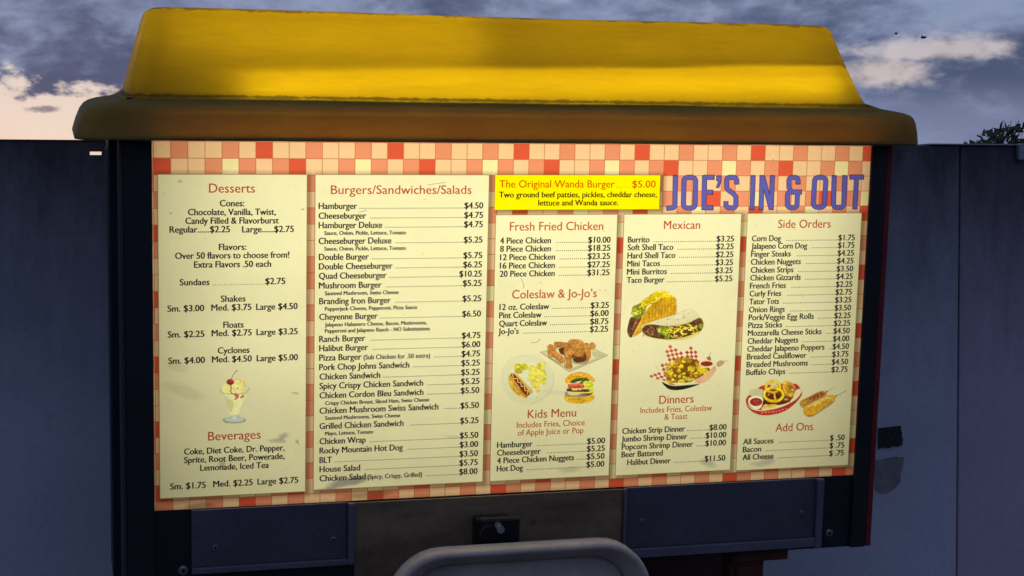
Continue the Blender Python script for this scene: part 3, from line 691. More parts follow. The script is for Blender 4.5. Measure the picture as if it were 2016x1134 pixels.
# ---- lettering
cu = bpy.data.curves.new('tmp_text', 'FONT'); cu.resolution_u = 3
to = bpy.data.objects.new('tmp_text', cu); COL.objects.link(to)
_cache = {}
def glyphs(s, bold):
    key = (s, bold)
    if key not in _cache:
        cu.body = s; cu.size = 1; cu.offset = 0.0; cu.space_word = 1.0
        bpy.context.view_layer.update()
        dg = bpy.context.evaluated_depsgraph_get(); me = to.evaluated_get(dg).to_mesh()
        V = np.array([vv.co[:2] for vv in me.vertices]); F = [list(p.vertices) for p in me.polygons]
        to.evaluated_get(dg).to_mesh_clear(); _cache[key] = (V, F)
    return _cache[key]
cap = glyphs('H', 0.0)[0][:, 1].max()
YI = -.0006
class Ink:
    def __init__(s): s.v, s.f = [], []
    def text(s, t, xa, xb, zb, ch, bold=.03):
        V, F = glyphs(t, bold); x0, x1 = V[:, 0].min(), V[:, 0].max()
        sx = (xb-xa)/(x1-x0); sz = ch/cap; b = len(s.v)
        hb = bold*ch/cap*1.0; lay = ((-hb, 0), (hb, 0)) if bold < .025 else ((-hb, 0), (hb, .3), (0, -.3))
        for li, (dx, dz) in enumerate(lay):      # heavier weight: overprinted copies a hair apart
            b = len(s.v)
            s.v += [(xa+(q[0]-x0)*sx+dx, YI-li*.00004, zb+q[1]*sz+dz*hb) for q in V]; s.f += [[b+i for i in fc] for fc in F]
    def dots(s, xa, xb, zb, r=.00105, pitch=.0041):
        n = max(int((xb-xa)/pitch), 1)
        for i in range(n):
            x = xb-(i+.5)*pitch; b = len(s.v)
            s.v += [(x+r*math.cos(k*math.pi/3), YI, zb+r+r*math.sin(k*math.pi/3)) for k in range(6)]; s.f.append(list(range(b, b+6)))
    def build(s, name, mat, parent, **k):
        return meshobj(name, s.v, s.f, mat, parent, **k) if s.v else None
CR = {'A': (295, 335, 3.436), 'B': (295, 660, 3.24), 'C': (610, 340, 3.436), 'D': (610, 645, 3.386), 'E': (960, 330, 3.334), 'F': (960, 640, 3.543),
      'G': (1200, 420, 4.05), 'I': (1200, 660, 3.911), 'J': (1440, 330, 3.910), 'K': (1440, 580, 3.910), 'N': (1316, 740, 2.879)}
def cpt(c, x, y): a = CR[c]; return on(a[0]+x/a[2], a[1]+y/a[2])
CAP, CAPS, CAPH = .0116, .0072, .0165
def centred(c, rows, card, heading=False, ch=CAP, mat=None, name='menu_line', bold=.03):
    for r in rows:
        k = Ink(); t, xa, xb, y = r[:4]; a = cpt(c, xa, y); b = cpt(c, xb, y)
        k.text(t, a[0], b[0], a[1], ch, bold)
        k.build(name, mat or M_ink, card_o[card])
def items(rows, card, price_l, price_r):
    """rows: crop, name, x left, x right, baseline, price, x where the dots begin, optional small text (text, xl, xr)"""
    pr_ = cpt(*price_r); k = None
    for r in rows:
        if k: k.build('menu_line', M_ink, card_o[card])
        k = Ink(); c, t, xa, xb, y = r[:5]; a = cpt(c, xa, y); b = cpt(c, xb, y)
        if len(r) == 5: k.text(t, a[0], b[0], a[1], CAPS, .04); continue
        k.text(t, a[0], b[0], a[1], CAP)
        if r[5] is None: continue
        wn = price_l*(len(r[5])/5); x1 = pr_[0]; k.text(r[5], x1-wn, x1, a[1], CAP)
        if len(r) > 7: q = r[7]; k.text(q[0], cpt(c, q[1], y)[0], cpt(c, q[2], y)[0], a[1], .0088, .03)
        d = cpt(c, r[6], y); k.dots(d[0], x1-wn-.0006, a[1])
    k.build('menu_line', M_ink, card_o[card])
def heads(rows, card, ch=CAPH):
    for c, t, xa, xb, y in rows:
        k = Ink(); a = cpt(c, xa, y); b = cpt(c, xb, y); k.text(t, a[0], b[0], a[1], ch, .02); k.build('section_heading', M_red, card_o[card])
heads([('A', 'Desserts', 401, 710, 152), ('B', 'Beverages', 372, 706, 672)], 'dessert')
heads([('C', 'Burgers/Sandwiches/Salads', 143, 1092, 144)], 'burger', .0160)
heads([('E', 'Fresh Fried Chicken', 145, 757, 414), ('E', 'Coleslaw & Jo-Jo\u2019s', 160, 714, 860), ('F', 'Kids Menu', 279, 615, 650)], 'chicken')
heads([('G', 'Mexican', 432, 720, 126), ('I', 'Dinners', 382, 645, 528)], 'mexican')
heads([('J', 'Side Orders', 358, 761, 465), ('K', 'Add Ons', 338, 625, 1055)], 'side')
heads([('E', 'The Original Wanda Burger', 77, 832, 131)], 'special', .0140)
k = Ink(); a = cpt('E', 832, 131); b = cpt('E', 945, 131); c_ = cpt('E', 1101, 131); k.dots(a[0]+.001, b[0], a[1], .0009, .0046); k.text('$5.00', b[0]+.001, c_[0], a[1], .0136, .02); k.build('section_heading', M_red, card_o['special'])
centred('E', [('Two ground beef patties, pickles, cheddar cheese,', 75, 1108, 196), ('lettuce and Wanda sauce.', 332, 855, 249)], 'special', ch=.0110)
centred('F', [('Includes Fries, Choice', 203, 675, 717), ('of Apple Juice or Pop', 210, 666, 771)], 'chicken', mat=M_red, ch=.0115, name='section_note', bold=.02)
centred('I', [('Includes Fries, Coleslaw', 237, 787, 600), ('& Toast', 421, 598, 650)], 'mexican', mat=M_red, ch=.0115, name='section_note', bold=.02)
centred('A', [('Cones:', 474, 638, 245), ('Chocolate, Vanilla, Twist,', 259, 851, 305), ('Candy Filled & Flavorburst', 241, 871, 364), ('Regular......$2.25', 134, 541, 423), ('Large......$2.75', 625, 973, 421),
 ('Flavors:', 468, 652, 541), ('Over 50 flavors to choose from!', 172, 942, 601), ('Extra Flavors .50 each', 300, 819, 660), ('Shakes', 481, 646, 891), ('Floats', 498, 633, 1067),
 ('Sm. $3.00', 120, 366, 958), ('Med. $3.75', 417, 686, 951), ('Large $4.50', 720, 998, 945), ('Sundaes', 203, 402, 780), ('$2.75', 781, 915, 772),
 ('Sm. $2.25', 122, 368, 1133), ('Med. $2.75', 419, 688, 1124), ('Large $3.25', 722, 999, 1116)], 'dessert')
k = Ink(); a = cpt('A', 404, 780); b = cpt('A', 779, 780); k.dots(a[0], b[0], a[1], .00085, .0042); k.build('menu_line', M_ink, card_o['dessert'])
centred('B', [('Cyclones', 434, 634, 117), ('Sm. $4.00', 119, 350, 183), ('Med. $4.50', 397, 649, 174), ('Large $5.00', 682, 943, 166)], 'dessert')
centred('B', [('Coke, Diet Coke, Dr. Pepper,', 219, 858, 762), ('Sprite, Root Beer, Powerade,', 219, 858, 816), ('Lemonade, Iced Tea', 322, 758, 865),
 ('Sm. $1.75', 130, 356, 984), ('Med. $2.25', 405, 655, 968), ('Large $2.75', 687, 945, 953)], 'dessert')
SOPLT = 'Sauce, Onion, Pickle, Lettuce, Tomato'
items([('C', 'Hamburger', 60, 318, 246, '$4.50', 328), ('C', 'Cheeseburger', 60, 380, 312, '$4.75', 395), ('C', 'Hamburger Deluxe', 60, 488, 376, '$4.75', 505), ('C', SOPLT, 98, 649, 421),
 ('C', 'Cheeseburger Deluxe', 60, 550, 483, '$5.25', 573), ('C', SOPLT, 98, 649, 527), ('C', 'Double Burger', 62, 397, 591, '$5.75', 410), ('C', 'Double Cheeseburger', 62, 558, 655, '$6.25', 573),
 ('C', 'Quad Cheeseburger', 62, 517, 719, '$10.25', 530), ('C', 'Mushroom Burger', 62, 484, 784, '$5.25', 505), ('C', 'Sauteed Mushroom, Swiss Cheese', 102, 599, 829),
 ('C', 'Branding Iron Burger', 64, 546, 890, '$5.25', 560), ('C', 'Pepperjack Cheese, Pepperoni, Pizza Sauce', 102, 724, 934), ('C', 'Cheyenne Burger', 64, 457, 996, '$6.50', 463),
 ('C', 'Jalapeno Habanero Cheese, Bacon, Mushrooms,', 102, 790, 1041), ('C', 'Pepperoni and Jalapeno Ranch - NO Substitutions', 102, 810, 1083),
 ('D', 'Ranch Burger', 63, 368, 96, '$4.75', 390), ('D', 'Halibut Burger', 63, 386, 158, '$6.00', 403), ('D', 'Pizza Burger', 63, 343, 221, '$4.75', 815, ('(Sub Chicken for .50 extra)', 358, 800)),
 ('D', 'Pork Chop Johns Sandwich', 63, 661, 284, '$5.25', 682), ('D', 'Chicken Sandwich', 65, 467, 347, '$5.25', 482), ('D', 'Spicy Crispy Chicken Sandwich', 65, 753, 409, '$5.25', 773),
 ('D', 'Chicken Cordon Bleu Sandwich', 65, 755, 472, '$5.50', 773), ('D', 'Crispy Chicken Breast, Sliced Ham, Swiss Cheese', 102, 794, 516), ('D', 'Chicken Mushroom Swiss Sandwich', 65, 855, 574, '$5.50', 877),
 ('D', 'Sauteed Mushrooms, Swiss Cheese', 102, 601, 615), ('D', 'Grilled Chicken Sandwich', 65, 623, 677, '$5.25', 653), ('D', 'Mayo, Lettuce, Tomato', 102, 422, 718),
 ('D', 'Chicken Wrap', 65, 371, 778, '$5.50', 388), ('D', 'Rocky Mountain Hot Dog', 65, 618, 840, '$3.00', 638), ('D', 'BLT', 65, 145, 903, '$3.50', 158), ('D', 'House Salad', 65, 333, 964, '$5.75', 358),
 ('D', 'Chicken Salad', 65, 370, 1025, '$8.00', 766, ('(Spicy, Crispy, Grilled)', 385, 746))], 'burger', .0362, ('C', 1171, 240))
items([('E', '4 Piece Chicken', 82, 414, 499, '$10.00', 437), ('E', '8 Piece Chicken', 82, 413, 553, '$18.25', 437), ('E', '12 Piece Chicken', 82, 440, 608, '$23.25', 460),
 ('E', '16 Piece Chicken', 80, 439, 663, '$27.25', 460), ('E', '20 Piece Chicken', 80, 438, 717, '$31.25', 457)], 'chicken', .0375, ('E', 805, 490))
items([('E', '12 oz. Coleslaw', 78, 402, 935, '$3.25', 417), ('E', 'Pint Coleslaw', 76, 352, 989, '$6.00', 366), ('E', 'Quart Coleslaw', 76, 388, 1043, '$8.75', 402), ('E', 'Jo-Jo\u2019s', 70, 202, 1094, '$2.25', 226)], 'chicken', .0370, ('E', 794, 920))
items([('F', 'Hamburger', 66, 311, 857, '$5.00', 330), ('F', 'Cheeseburger', 66, 368, 911, '$5.25', 397), ('F', '4 Piece Chicken Nuggets', 66, 599, 966, '$5.50', 617), ('F', 'Hot Dog', 64, 244, 1022, '$5.00', 262)], 'chicken', .0368, ('F', 817, 820))
items([('G', 'Burrito', 147, 316, 233, '$3.25', 340), ('G', 'Soft Shell Taco', 145, 506, 295, '$2.25', 530), ('G', 'Hard Shell Taco', 143, 522, 360, '$2.25', 543), ('G', 'Mini Tacos', 141, 400, 424, '$3.25', 423),
 ('G', 'Mini Burritos', 139, 454, 489, '$3.25', 480), ('G', 'Taco Burger', 137, 435, 555, '$5.25', 449)], 'mexican', .0366, ('G', 990, 220))
items([('I', 'Chicken Strip Dinner', 98, 578, 760, '$8.00', 588), ('I', 'Jumbo Shrimp Dinner', 92, 595, 821, '$10.00', 612), ('I', 'Popcorn Shrimp Dinner', 94, 640, 882, '$10.00', 652),
 ('I', 'Beer Battered', 92, 406, 940, None, 0), ('I', 'Halibut Dinner', 136, 467, 1000, '$11.50', 480)], 'mexican', .0366, ('I', 898, 740))
items([('J', 'Corn Dog', 157, 378, 567, '$1.75', 407), ('J', 'Jalapeno Corn Dog', 153, 580, 626, '$1.75', 611), ('J', 'Finger Steaks', 151, 454, 687, '$4.25', 484), ('J', 'Chicken Nuggets', 149, 531, 748, '$4.25', 563),
 ('J', 'Chicken Strips', 148, 474, 810, '$3.50', 505), ('J', 'Chicken Gizzards', 145, 530, 870, '$4.25', 556), ('J', 'French Fries', 142, 416, 931, '$2.25', 443), ('J', 'Curly Fries', 139, 380, 992, '$2.75', 414),
 ('J', 'Tator Tots', 137, 363, 1053, '$3.25', 384), ('J', 'Onion Rings', 135, 407, 1115, '$3.50', 436), ('K', 'Pork/Veggie Egg Rolls', 132, 631, 198, '$2.25', 652), ('K', 'Pizza Sticks', 129, 387, 258, '$2.25', 402),
 ('K', 'Mozzarella Cheese Sticks', 126, 690, 318, '$4.50', 716), ('K', 'Cheddar Nuggets', 124, 511, 379, '$4.00', 535), ('K', 'Cheddar Jalapeno Poppers', 121, 712, 440, '$4.50', 736),
 ('K', 'Breaded Cauliflower', 119, 573, 500, '$3.75', 597), ('K', 'Breaded Mushrooms', 116, 585, 560, '$4.50', 607), ('K', 'Buffalo Chips', 113, 411, 620, '$2.75', 428)], 'side', .0360, ('J', 947, 555))
items([('N', 'All Sauces', 423, 593, 389, '$ .50', 615), ('N', 'Bacon', 421, 523, 433, '$ .75', 543), ('N', 'All Cheese', 420, 593, 477, '$ .75', 612)], 'side', .0325, ('N', 996, 373))
bpy.data.objects.remove(to)

# ---- cabinet: black box behind the sheet, white inside, with fluorescent tubes
ZB = on(1700, 1075)[1]                        # underside of the apron
XL, XR = on(247, 700)[0], PW+.045
D = .20
bm = bmesh.new()
bx(bm, XL, XR, D-.004, D, ZB, .045)           # back
bx(bm, XL, XL+.004, .012, D-.004, ZB, .045)   # sides
bx(bm, XR-.004, XR, .012, D-.004, ZB, .045)
bx(bm, XL+.004, XR-.004, .012, D-.004, .041, .045)   # top
bx(bm, XL+.004, XR-.004, .012, D-.004, -PH-.016, -PH-.012)
bmobj('cabinet_box', bm, M_dark, board)
lx0, lx1, lz0, lz1 = -.02, PW+.02, -PH-.008, .037
bm = bmesh.new()
bx(bm, lx0, lx1, D-.012, D-.009, lz0, lz1)
bx(bm, lx0-.003, lx0, .006, D-.012, lz0, lz1); bx(bm, lx1, lx1+.003, .006, D-.012, lz0, lz1)
bx(bm, lx0, lx1, .006, D-.012, lz1, lz1+.002); bx(bm, lx0, lx1, .006, D-.012, lz0-.002, lz0)
bmobj('reflector_liner', bm, M_liner, board)
def tube(x0, x1, y, z, r, strength, col=TUBE_COL, rise=0.0):
    bm = bmesh.new(); cyl(bm, ((x0+x1)/2, y, z), (x1-x0, 0, rise), r, x1-x0, 10)
    bmobj('fluorescent_tube', bm, emit_mat('lit_tube', col, strength), board)
TUBES = [(-.01, 4.4), (-.17, 5.2), (-.37, 4.8), (-.56, 2.3)]
for z, st in TUBES: tube(.075, PW-.05, .13, z-.01, .013, st)
# frame stiles over the sheet's edges
bot = ZB
box('side_stile', M_dark, board, XL, 0.003, -.006, .012, bot, .045, .002)
box('side_stile', M_dark, board, PW-.0005, on(1744, 300)[0], -.006, .012, bot, .045, .002)
xr1, xr2 = on(1745, 300)[0], on(1757.5, 300)[0]
box('side_trim', M_maroon, board, xr1, xr2, -.004, .05, bot, .045, .004, label='narrow maroon edge trim')
xf0, xf1 = on(214, 700, .2)[0], XL-.004
box('rear_flange', M_dark, board, xf0, XL-.001, .10, .2, bot, .03, .003)
box('rear_trim', worn('plum_paint', (.05, .03, .045), (.07, .045, .06), 8, .5), board, xf1-.004, xf1+.004, -.002, .1, bot, .03, .002)

# apron below the sheet
za = -PH-.0005
box('apron_backing', M_dark, board, 0.003, PW, .004, .010, bot, za, .001)
def apron_plate(x0, x1, z0, z1, y=-.002):
    box('apron_plate', M_plate, board, x0, x1, y, .003, z0, z1, .001)
lx, rx = on(377, 1060)[0], on(697, 1060)[0]
lzb = on(500, 1121)[1]
apron_plate(lx, rx-.014, lzb+.012, za-.002)
def strip(x0, x1, z0, z1): box('plate_frame', M_frame, board, x0, x1, -.010, .003, z0, z1, .0015)
strip(rx-.013, rx, lzb, za-.003); strip(lx, rx-.0135, lzb, lzb+.0115)
x2, x3 = on(1226, 1000)[0], on(1617, 1000)[0]; zb2 = on(1400, 1087)[1]
apron_plate(x2+.006, x3-.016, zb2+.020, za-.002)
strip(x3-.015, x3, zb2-.004, za-.003); strip(x2, x3-.0155, zb2, zb2+.019); strip(x2, x2+.0055, zb2+.0195, za-.003)
box('plywood_panel', M_ply, board, rx+.001, x2-.001, -.0005, .0035, bot-.06, za-.004, .0008)
def screw(px, py, r, Y):
    x, z = on(px, py, Y); bm = bmesh.new(); cyl(bm, (x, Y, z), (0, -1, 0), r, .003, 14, r*.75); bmobj('screw', bm, M_screw, board)
    o = bpy.context.scene.collection.objects[-1] if False else None
    bm = bmesh.new(); cyl(bm, (x, Y-.0018, z), (0, -1, 0), r*.42, .001, 6); bmobj('screw_socket', bm, M_hole, board)
for q in ((424, 1078, .0058, -.0035), (657, 1062, .0058, -.0035), (1264, 1027, .0062, -.0035), (1579, 1010, .0058, -.0035), (1633, 1050, .0085, .0025), (361, 1124, .0095, .0025)): screw(*q)
# black swivel bracket with a steel bolt
bx0, bz0 = on(938, 1094, -.04); bx1, bz1 = on(1005, 1012, -.04)
bm = bmesh.new()
bx(bm, bx0, bx1, -.035, -.001, bz0, bz1-.008, .005)
bx(bm, bx0+.004, bx1+.018, -.05, -.034, bz0+.022, bz1-.004, .006)
bx(bm, bx1-.004, bx1+.014, -.047, -.012, bz0+.028, bz1-.012, .006)
cyl(bm, ((bx0+bx1)/2-.014, -.056, bz0+.048), (0, -1, 0), .016, .016, 18)
bmobj('swivel_bracket', bm, M_black, board)
bm = bmesh.new(); cyl(bm, (on(985, 1042, -.055)[0], -.055, on(985, 1042, -.055)[1]), (0, -1, 0), .0078, .006, 14)
cyl(bm, (on(980, 1034, -.052)[0], -.05, on(980, 1034, -.052)[1]), (0, -1, 0), .006, .008, 10)
bmobj('steel_bolt', bm, worn('bright_steel', (.5, .5, .52), (.7, .7, .72), 50, .3, .6), board)
# legs under the cabinet
def leg(px0, px1, lab=None):
    a = on(px0, 1110, .06)[0]; b = on(px1, 1110, .06)[0]
    bm = bmesh.new(); zt = bot-.003; L_ = 1.4
    bx(bm, a, b, .05, .10, zt-L_, zt-.028, .003)
    bx(bm, a+.012, b-.03, .044, .052, zt-.10, zt-.04, .001)
    o = bmobj('support_leg', bm, M_rust, board)
    box('leg_bracket', M_rust, board, a-.004, b+.045, .03, .12, zt-.026, zt, .003)
leg(1434, 1500); leg(300, 366)

# ---- the yellow hood
def ringpts(x0, x1, yf, yb, r, z, n=8, sag=0):
    P = []
    for cx, cy, a in ((x1-r, yf+r, -90), (x1-r, yb-r, 0), (x0+r, yb-r, 90), (x0+r, yf+r, 180)):
        for i in range(n+1):
            t = math.radians(a+90*i/n); P.append((cx+r*math.cos(t), cy+r*math.sin(t), z))
    # extra points along the long sides keep the shading even
    out = []
    for i, p in enumerate(P):
        out.append(p); q = P[(i+1) % len(P)]
        if abs(q[0]-p[0]) > .4:
            for j in range(1, 40):
                t = j/40; out.append((p[0]+(q[0]-p[0])*t, p[1]+(q[1]-p[1])*t, z))
    return out
YF = -.055
def X(px, py, Y): return on(px, py, Y)[0]
def Z(px, py, Y): return on(px, py, Y)[1]
zb = Z(1000, 279.5, YF); zbt = Z(1000, 216, YF+.01); zcr = Z(1000, 200, YF+.03)
ztop = Z(1000, 34, .02)
xl0, xr0 = X(147, 278, YF), X(1819, 288, YF)
xld, xrd = X(252, 195, YF+.035), X(1716, 200, YF+.035)
xlt, xrt = X(296, 40, .0), X(1658, 60, .0)
YB = .30
R1 = [ # x0, x1, yf, yb, r, z
 (xl0, xr0, YF, YB, .035, zb),
 (xl0+.006, xr0-.001, YF+.003, YB-.002, .035, zb+(zbt-zb)*.35),
 (xl0+.014, xr0-.004, YF+.006, YB-.004, .035, zb+(zbt-zb)*.68),
 (xl0+.021, xr0-.008, YF+.009, YB-.006, .034, zb+(zbt-zb)*.84),
 (xl0+.030, xr0-.014, YF+.012, YB-.01, .034, zb+(zbt-zb)*.94),
 (xl0+.045, xr0-.026, YF+.017, YB-.016, .033, zbt+.001),
 (xl0+.07, xr0-.050, YF+.023, YB-.022, .032, zbt+(zcr-zbt)*.35),
 (xld-.012, xrd+.030, YF+.030, YB-.03, .032, zbt+(zcr-zbt)*.6),
 (xld-.003, xrd+.012, YF+.034, YB-.035, .03, zcr),
]
H = ztop-zcr
for t in (.03, .08, .16, .28, .42, .56, .70, .82, .90):
    cv_ = (1-t)**4
    R1.append((xld+(xlt-xld)*t, xrd+(xrt-xrd)*(t+.13*(1-cv_)*(1-t))+0*cv_, YF+.036+(.058)*t, YB-.037-.05*t, .03, zcr+H*t))
lx_, rx_, yf_, yb_, r_, z_ = R1[-1]
for a in (20, 40, 60, 75, 90):
    s_ = 1-math.cos(math.radians(a)); q = math.sin(math.radians(a)); rr = H*.10
    R1.append((lx_+rr*s_+(xlt-xld)*.1*q, rx_-rr*s_-.004*q, yf_+rr*s_, yb_-rr*s_, .03, z_+rr*q))
lastr = R1[-1]
R1.append((lastr[0]+.05, lastr[1]-.05, lastr[2]+.03, lastr[3]-.03, .02, lastr[5]+.0015))
V, F = [], []
for (x0, x1, yf, yb, r, z) in R1:
    P = ringpts(x0, x1, yf, yb, r, z); n = len(P)
    for j, p in enumerate(P):   # hand-laid fibreglass is never quite true
        wv = .0013*math.sin(p[0]*7.3+z*9)+.0008*math.sin(p[0]*19+2)
        V.append((p[0], p[1]+wv, p[2]+.0011*math.sin(p[0]*5.1+1)))
for i in range(len(R1)-1):
    for j in range(n):
        a, b = i*n+j, i*n+(j+1) % n; F.append([a, b, b+n, a+n])
F.append([(len(R1)-1)*n+j for j in range(n)])
mh = Mat('yellow_translucent_fibreglass')
st = mh.noise(9, 6, .65, sc=(.5, 1, 3.5)); fine = mh.noise(60, 4, .6, sc=(.4, 1, 3)); spk = mh.noise(46, 5, .75); dirt = mh.noise(14, 5, .6)
tcol = mh.ramp(st, [(.25, (.74, .45, .002)), (.75, (.92, .575, .003))])
tcol = mh.mix(1.0, tcol, mh.ramp(fine, [(.3, (.90,)*3), (.7, (1.,)*3)]), 'MULTIPLY')
spots = mh.ramp(spk, [(.70, (1,)*3), (.76, (.35,)*3)])
tcol = mh.mix(1.0, tcol, spots, 'MULTIPLY')
dcol = mh.mix(1.0, mh.ramp(st, [(.3, (.40, .26, .008)), (.7, (.50, .33, .01))]), spots, 'MULTIPLY')
bmp = mh.bump(fine, .12, .0015)
# grime lying in the crease above the brim; dark brown band along the top edge
def hood_dark_bands(m, col, amt=1.0):
    tcn = m.n('ShaderNodeTexCoord'); sx = m.n('ShaderNodeSeparateXYZ'); m.l(tcn.outputs['Object'], sx.inputs[0])
    def band(z0, wd, seed_sc):
        a = m.n('ShaderNodeMath', operation='SUBTRACT'); m.l(sx.outputs[2], a.inputs[0]); a.inputs[1].default_value = z0
        b = m.n('ShaderNodeMath', operation='ABSOLUTE'); m.l(a.outputs[0], b.inputs[0])
        c = m.n('ShaderNodeMath', operation='DIVIDE'); m.l(b.outputs[0], c.inputs[0]); c.inputs[1].default_value = wd
        nn = m.noise(seed_sc, 6, .75, sc=(.6, 1, 1)); d = m.n('ShaderNodeMath', operation='MULTIPLY_ADD'); m.l(nn, d.inputs[0]); d.inputs[1].default_value = -3.2; m.l(c.outputs[0], d.inputs[2])
        return m.ramp(m_add(m, d.outputs[0], 1.6), [(.35, (amt,)*3), (.75, (0,)*3)])
    col = m.mix(band(zcr+.0015, .0045, 60), col, (.14, .08, .01)); return m.mix(band(ztop+.004, .009, 22), col, (.16, .09, .01))
def m_add(m, a, v):
    n_ = m.n('ShaderNodeMath', operation='ADD'); m.l(a, n_.inputs[0]); n_.inputs[1].default_value = v; return n_.outputs[0]
tcol = hood_dark_bands(mh, tcol, .75); dcol = hood_dark_bands(mh, dcol, .75)
trn = mh.n('ShaderNodeBsdfTranslucent'); mh.l(tcol, trn.inputs[0]); mh.l(bmp, trn.inputs[1])
pb = mh.pbr(dcol, .5, 0, bmp, .3); mm = mh.n('ShaderNodeMixShader'); mm.inputs[0].default_value = .62
mh.l(pb, mm.inputs[1]); mh.l(trn.outputs[0], mm.inputs[2]); M_hood = mh.surf(mm.outputs[0])
hood = meshobj('hood', V, F, M_hood, board, smooth=True, label='yellow fibreglass hood with a flared brim, glowing from inside')
# brim gets a darker, less translucent copy, standing in for its dimmer glow
mb = Mat('dimmed_fibreglass_brim'); s1 = mb.noise(7, 6, .65, sc=(.5, 1, 2)); s2 = mb.noise(60, 4, .6); s3 = mb.noise(34, 5, .75)
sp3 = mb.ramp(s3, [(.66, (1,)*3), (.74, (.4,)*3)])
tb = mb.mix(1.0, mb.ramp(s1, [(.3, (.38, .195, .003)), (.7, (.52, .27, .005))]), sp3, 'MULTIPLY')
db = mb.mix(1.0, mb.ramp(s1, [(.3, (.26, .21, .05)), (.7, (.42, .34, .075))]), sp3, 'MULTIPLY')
bb = mb.bump(s2, .15, .0015); t2 = mb.n('ShaderNodeBsdfTranslucent'); mb.l(tb, t2.inputs[0])
x2_ = mb.n('ShaderNodeMixShader'); x2_.inputs[0].default_value = .5; mb.l(mb.pbr(db, .55, 0, bb, .25), x2_.inputs[1]); mb.l(t2.outputs[0], x2_.inputs[2])
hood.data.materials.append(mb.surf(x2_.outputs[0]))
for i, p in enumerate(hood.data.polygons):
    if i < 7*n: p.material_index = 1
# rolled lip along the brim
P0 = ringpts(*R1[0][:5], zb); Vl, Fl = [], []
for dx_, dz_ in ((0, 0), (-.0012, -.0004), (-.0016, -.0014), (0, -.0022), (.002, -.0014), (.003, .004)):
    x0, x1, yf, yb, r, z = R1[0]
    Vl += [(p[0], p[1]+.0013*math.sin(p[0]*7.3+z*9), p[2]) for p in ringpts(x0+dx_+.0015, x1-dx_-.0015, yf+dx_+.0015, yb-dx_-.0015, r, z+dz_)]
for i in range(5):
    for j in range(n): a, b = i*n+j, i*n+(j+1) % n; Fl.append([a, a+n, b+n, b])
M_lip = worn('dirty_brim_lip', (.07, .06, .03), (.12, .10, .05), 12, .7)
meshobj('brim_lip', Vl, Fl, M_lip, board, smooth=True)
# unseen shelf and rim added to block dome light from the brim, tube inside the hood
box('blocking_shelf', M_dark, board, xl0+.06, xr0-.05, YF+.024, YB-.03, .050, .054, .001)
box('blocking_rim', M_dark, board, xld-.002, xrd+.004, YF+.0355, YF+.0385, .054, zcr-.002, .0005)
tube(.16, PW-.07, .036, zcr+.018, .010, 6.6, (1, .9, .62), .03)
bm = bmesh.new(); bx(bm, .12, PW-.06, .016, .13, -.0015, .0015, mat=Matrix.Translation((0, 0, zcr+.024)) @ Matrix.Rotation(-.034, 4, 'Y')); bmobj('added_baffle', bm, M_liner, board)  # unseen plate added to cut the tube's glow into a band
tube(.02, .62, .10, zcr+.095, .013, 5.0, (1, .9, .62)); tube(.68, 1.34, .12, zcr+.10, .013, 3.6, (1, .9, .62))

# little mounting tab with a gap of sky, under the hood at the left
tx, tz = on(213, 302, .22); box('mounting_tab', worn('galvanised_steel', (.10, .10, .08), (.16, .15, .12), 20, .5, .4), board, tx-.006, tx+.008, .19, .23, tz-.016, tz+.012, .001)

# ------------------------------------------------------------------ intercom speaker pedestal in front of the board
YI2 = -.22
def rrect(x0, x1, z0, z1, r, n=8):
    P = []
    for cx, cz, a in ((x1-r, z1-r, 0), (x0+r, z1-r, 90), (x0+r, z0+r, 180), (x1-r, z0+r, 270)):
        for i in range(n+1): t = math.radians(a+90*i/n); P.append((cx+r*math.cos(t), cz+r*math.sin(t)))
    return P
icom = empty('intercom_pedestal', label='beige plastic order speaker housing with rounded rim in front of the menu board', cat='intercom')
icom.matrix_world = T
ix0 = on(769, 1134, YI2)[0]; ix1 = on(1286, 1120, YI2)[0]; iz1 = on(1030, 1080, YI2)[1]
SH = [(0, .040, 0), (0, .012, .0), (.001, .004, 0), (.004, 0, 0), (.008, -.0005, 0), (.011, .002, 0), (.017, .009, 0), (.025, .018, 0), (.033, .030, 0), (.036, .040, 0)]
V, F = [], []
for ins, dy, _ in SH:
    P = rrect(ix0+ins, ix1-ins, iz1-.62+ins, iz1-ins, .10-ins*.6); n2_ = len(P); V += [(p[0], YI2+dy, p[1]) for p in P]
for i in range(len(SH)-1):
    for j in range(n2_): a, b = i*n2_+j, i*n2_+(j+1) % n2_; F.append([a, b, b+n2_, a+n2_])
F.append(list(range(n2_)))
meshobj('speaker_housing', V, F, M_beige, icom, smooth=True)
V, F = [], []
for ins, dy in ((.0358, .038), (.042, .08), (.046, .12), (.0525, .189)):
    P = rrect(ix0+ins, ix1-ins, iz1-.62+ins, iz1-ins, .10-ins*.6); V += [(p[0], YI2+dy, p[1]) for p in P]
for i in range(3):
    for j in range(n2_): a, b = i*n2_+j, i*n2_+(j+1) % n2_; F.append([a, b, b+n2_, a+n2_])
meshobj('speaker_recess', V, F, M_black, icom, smooth=True)
P = rrect(ix0+.053, ix1-.053, iz1-.567, iz1-.053, .069); meshobj('speaker_face', [(p[0], YI2+.189, p[1]) for p in P], [list(range(len(P)))[::-1]], M_black, icom)
bm = bmesh.new()
for k_ in range(12): bx(bm, ix0+.12, ix1-.12, YI2+.182, YI2+.188, iz1-.16-k_*.02, iz1-.152-k_*.02)
bmobj('speaker_grille', bm, M_black, icom)
box('pedestal_column', M_beige, icom, (ix0+ix1)/2-.12, (ix0+ix1)/2+.12, YI2+.02, YI2+.16, iz1-1.40, iz1-.62, .01)

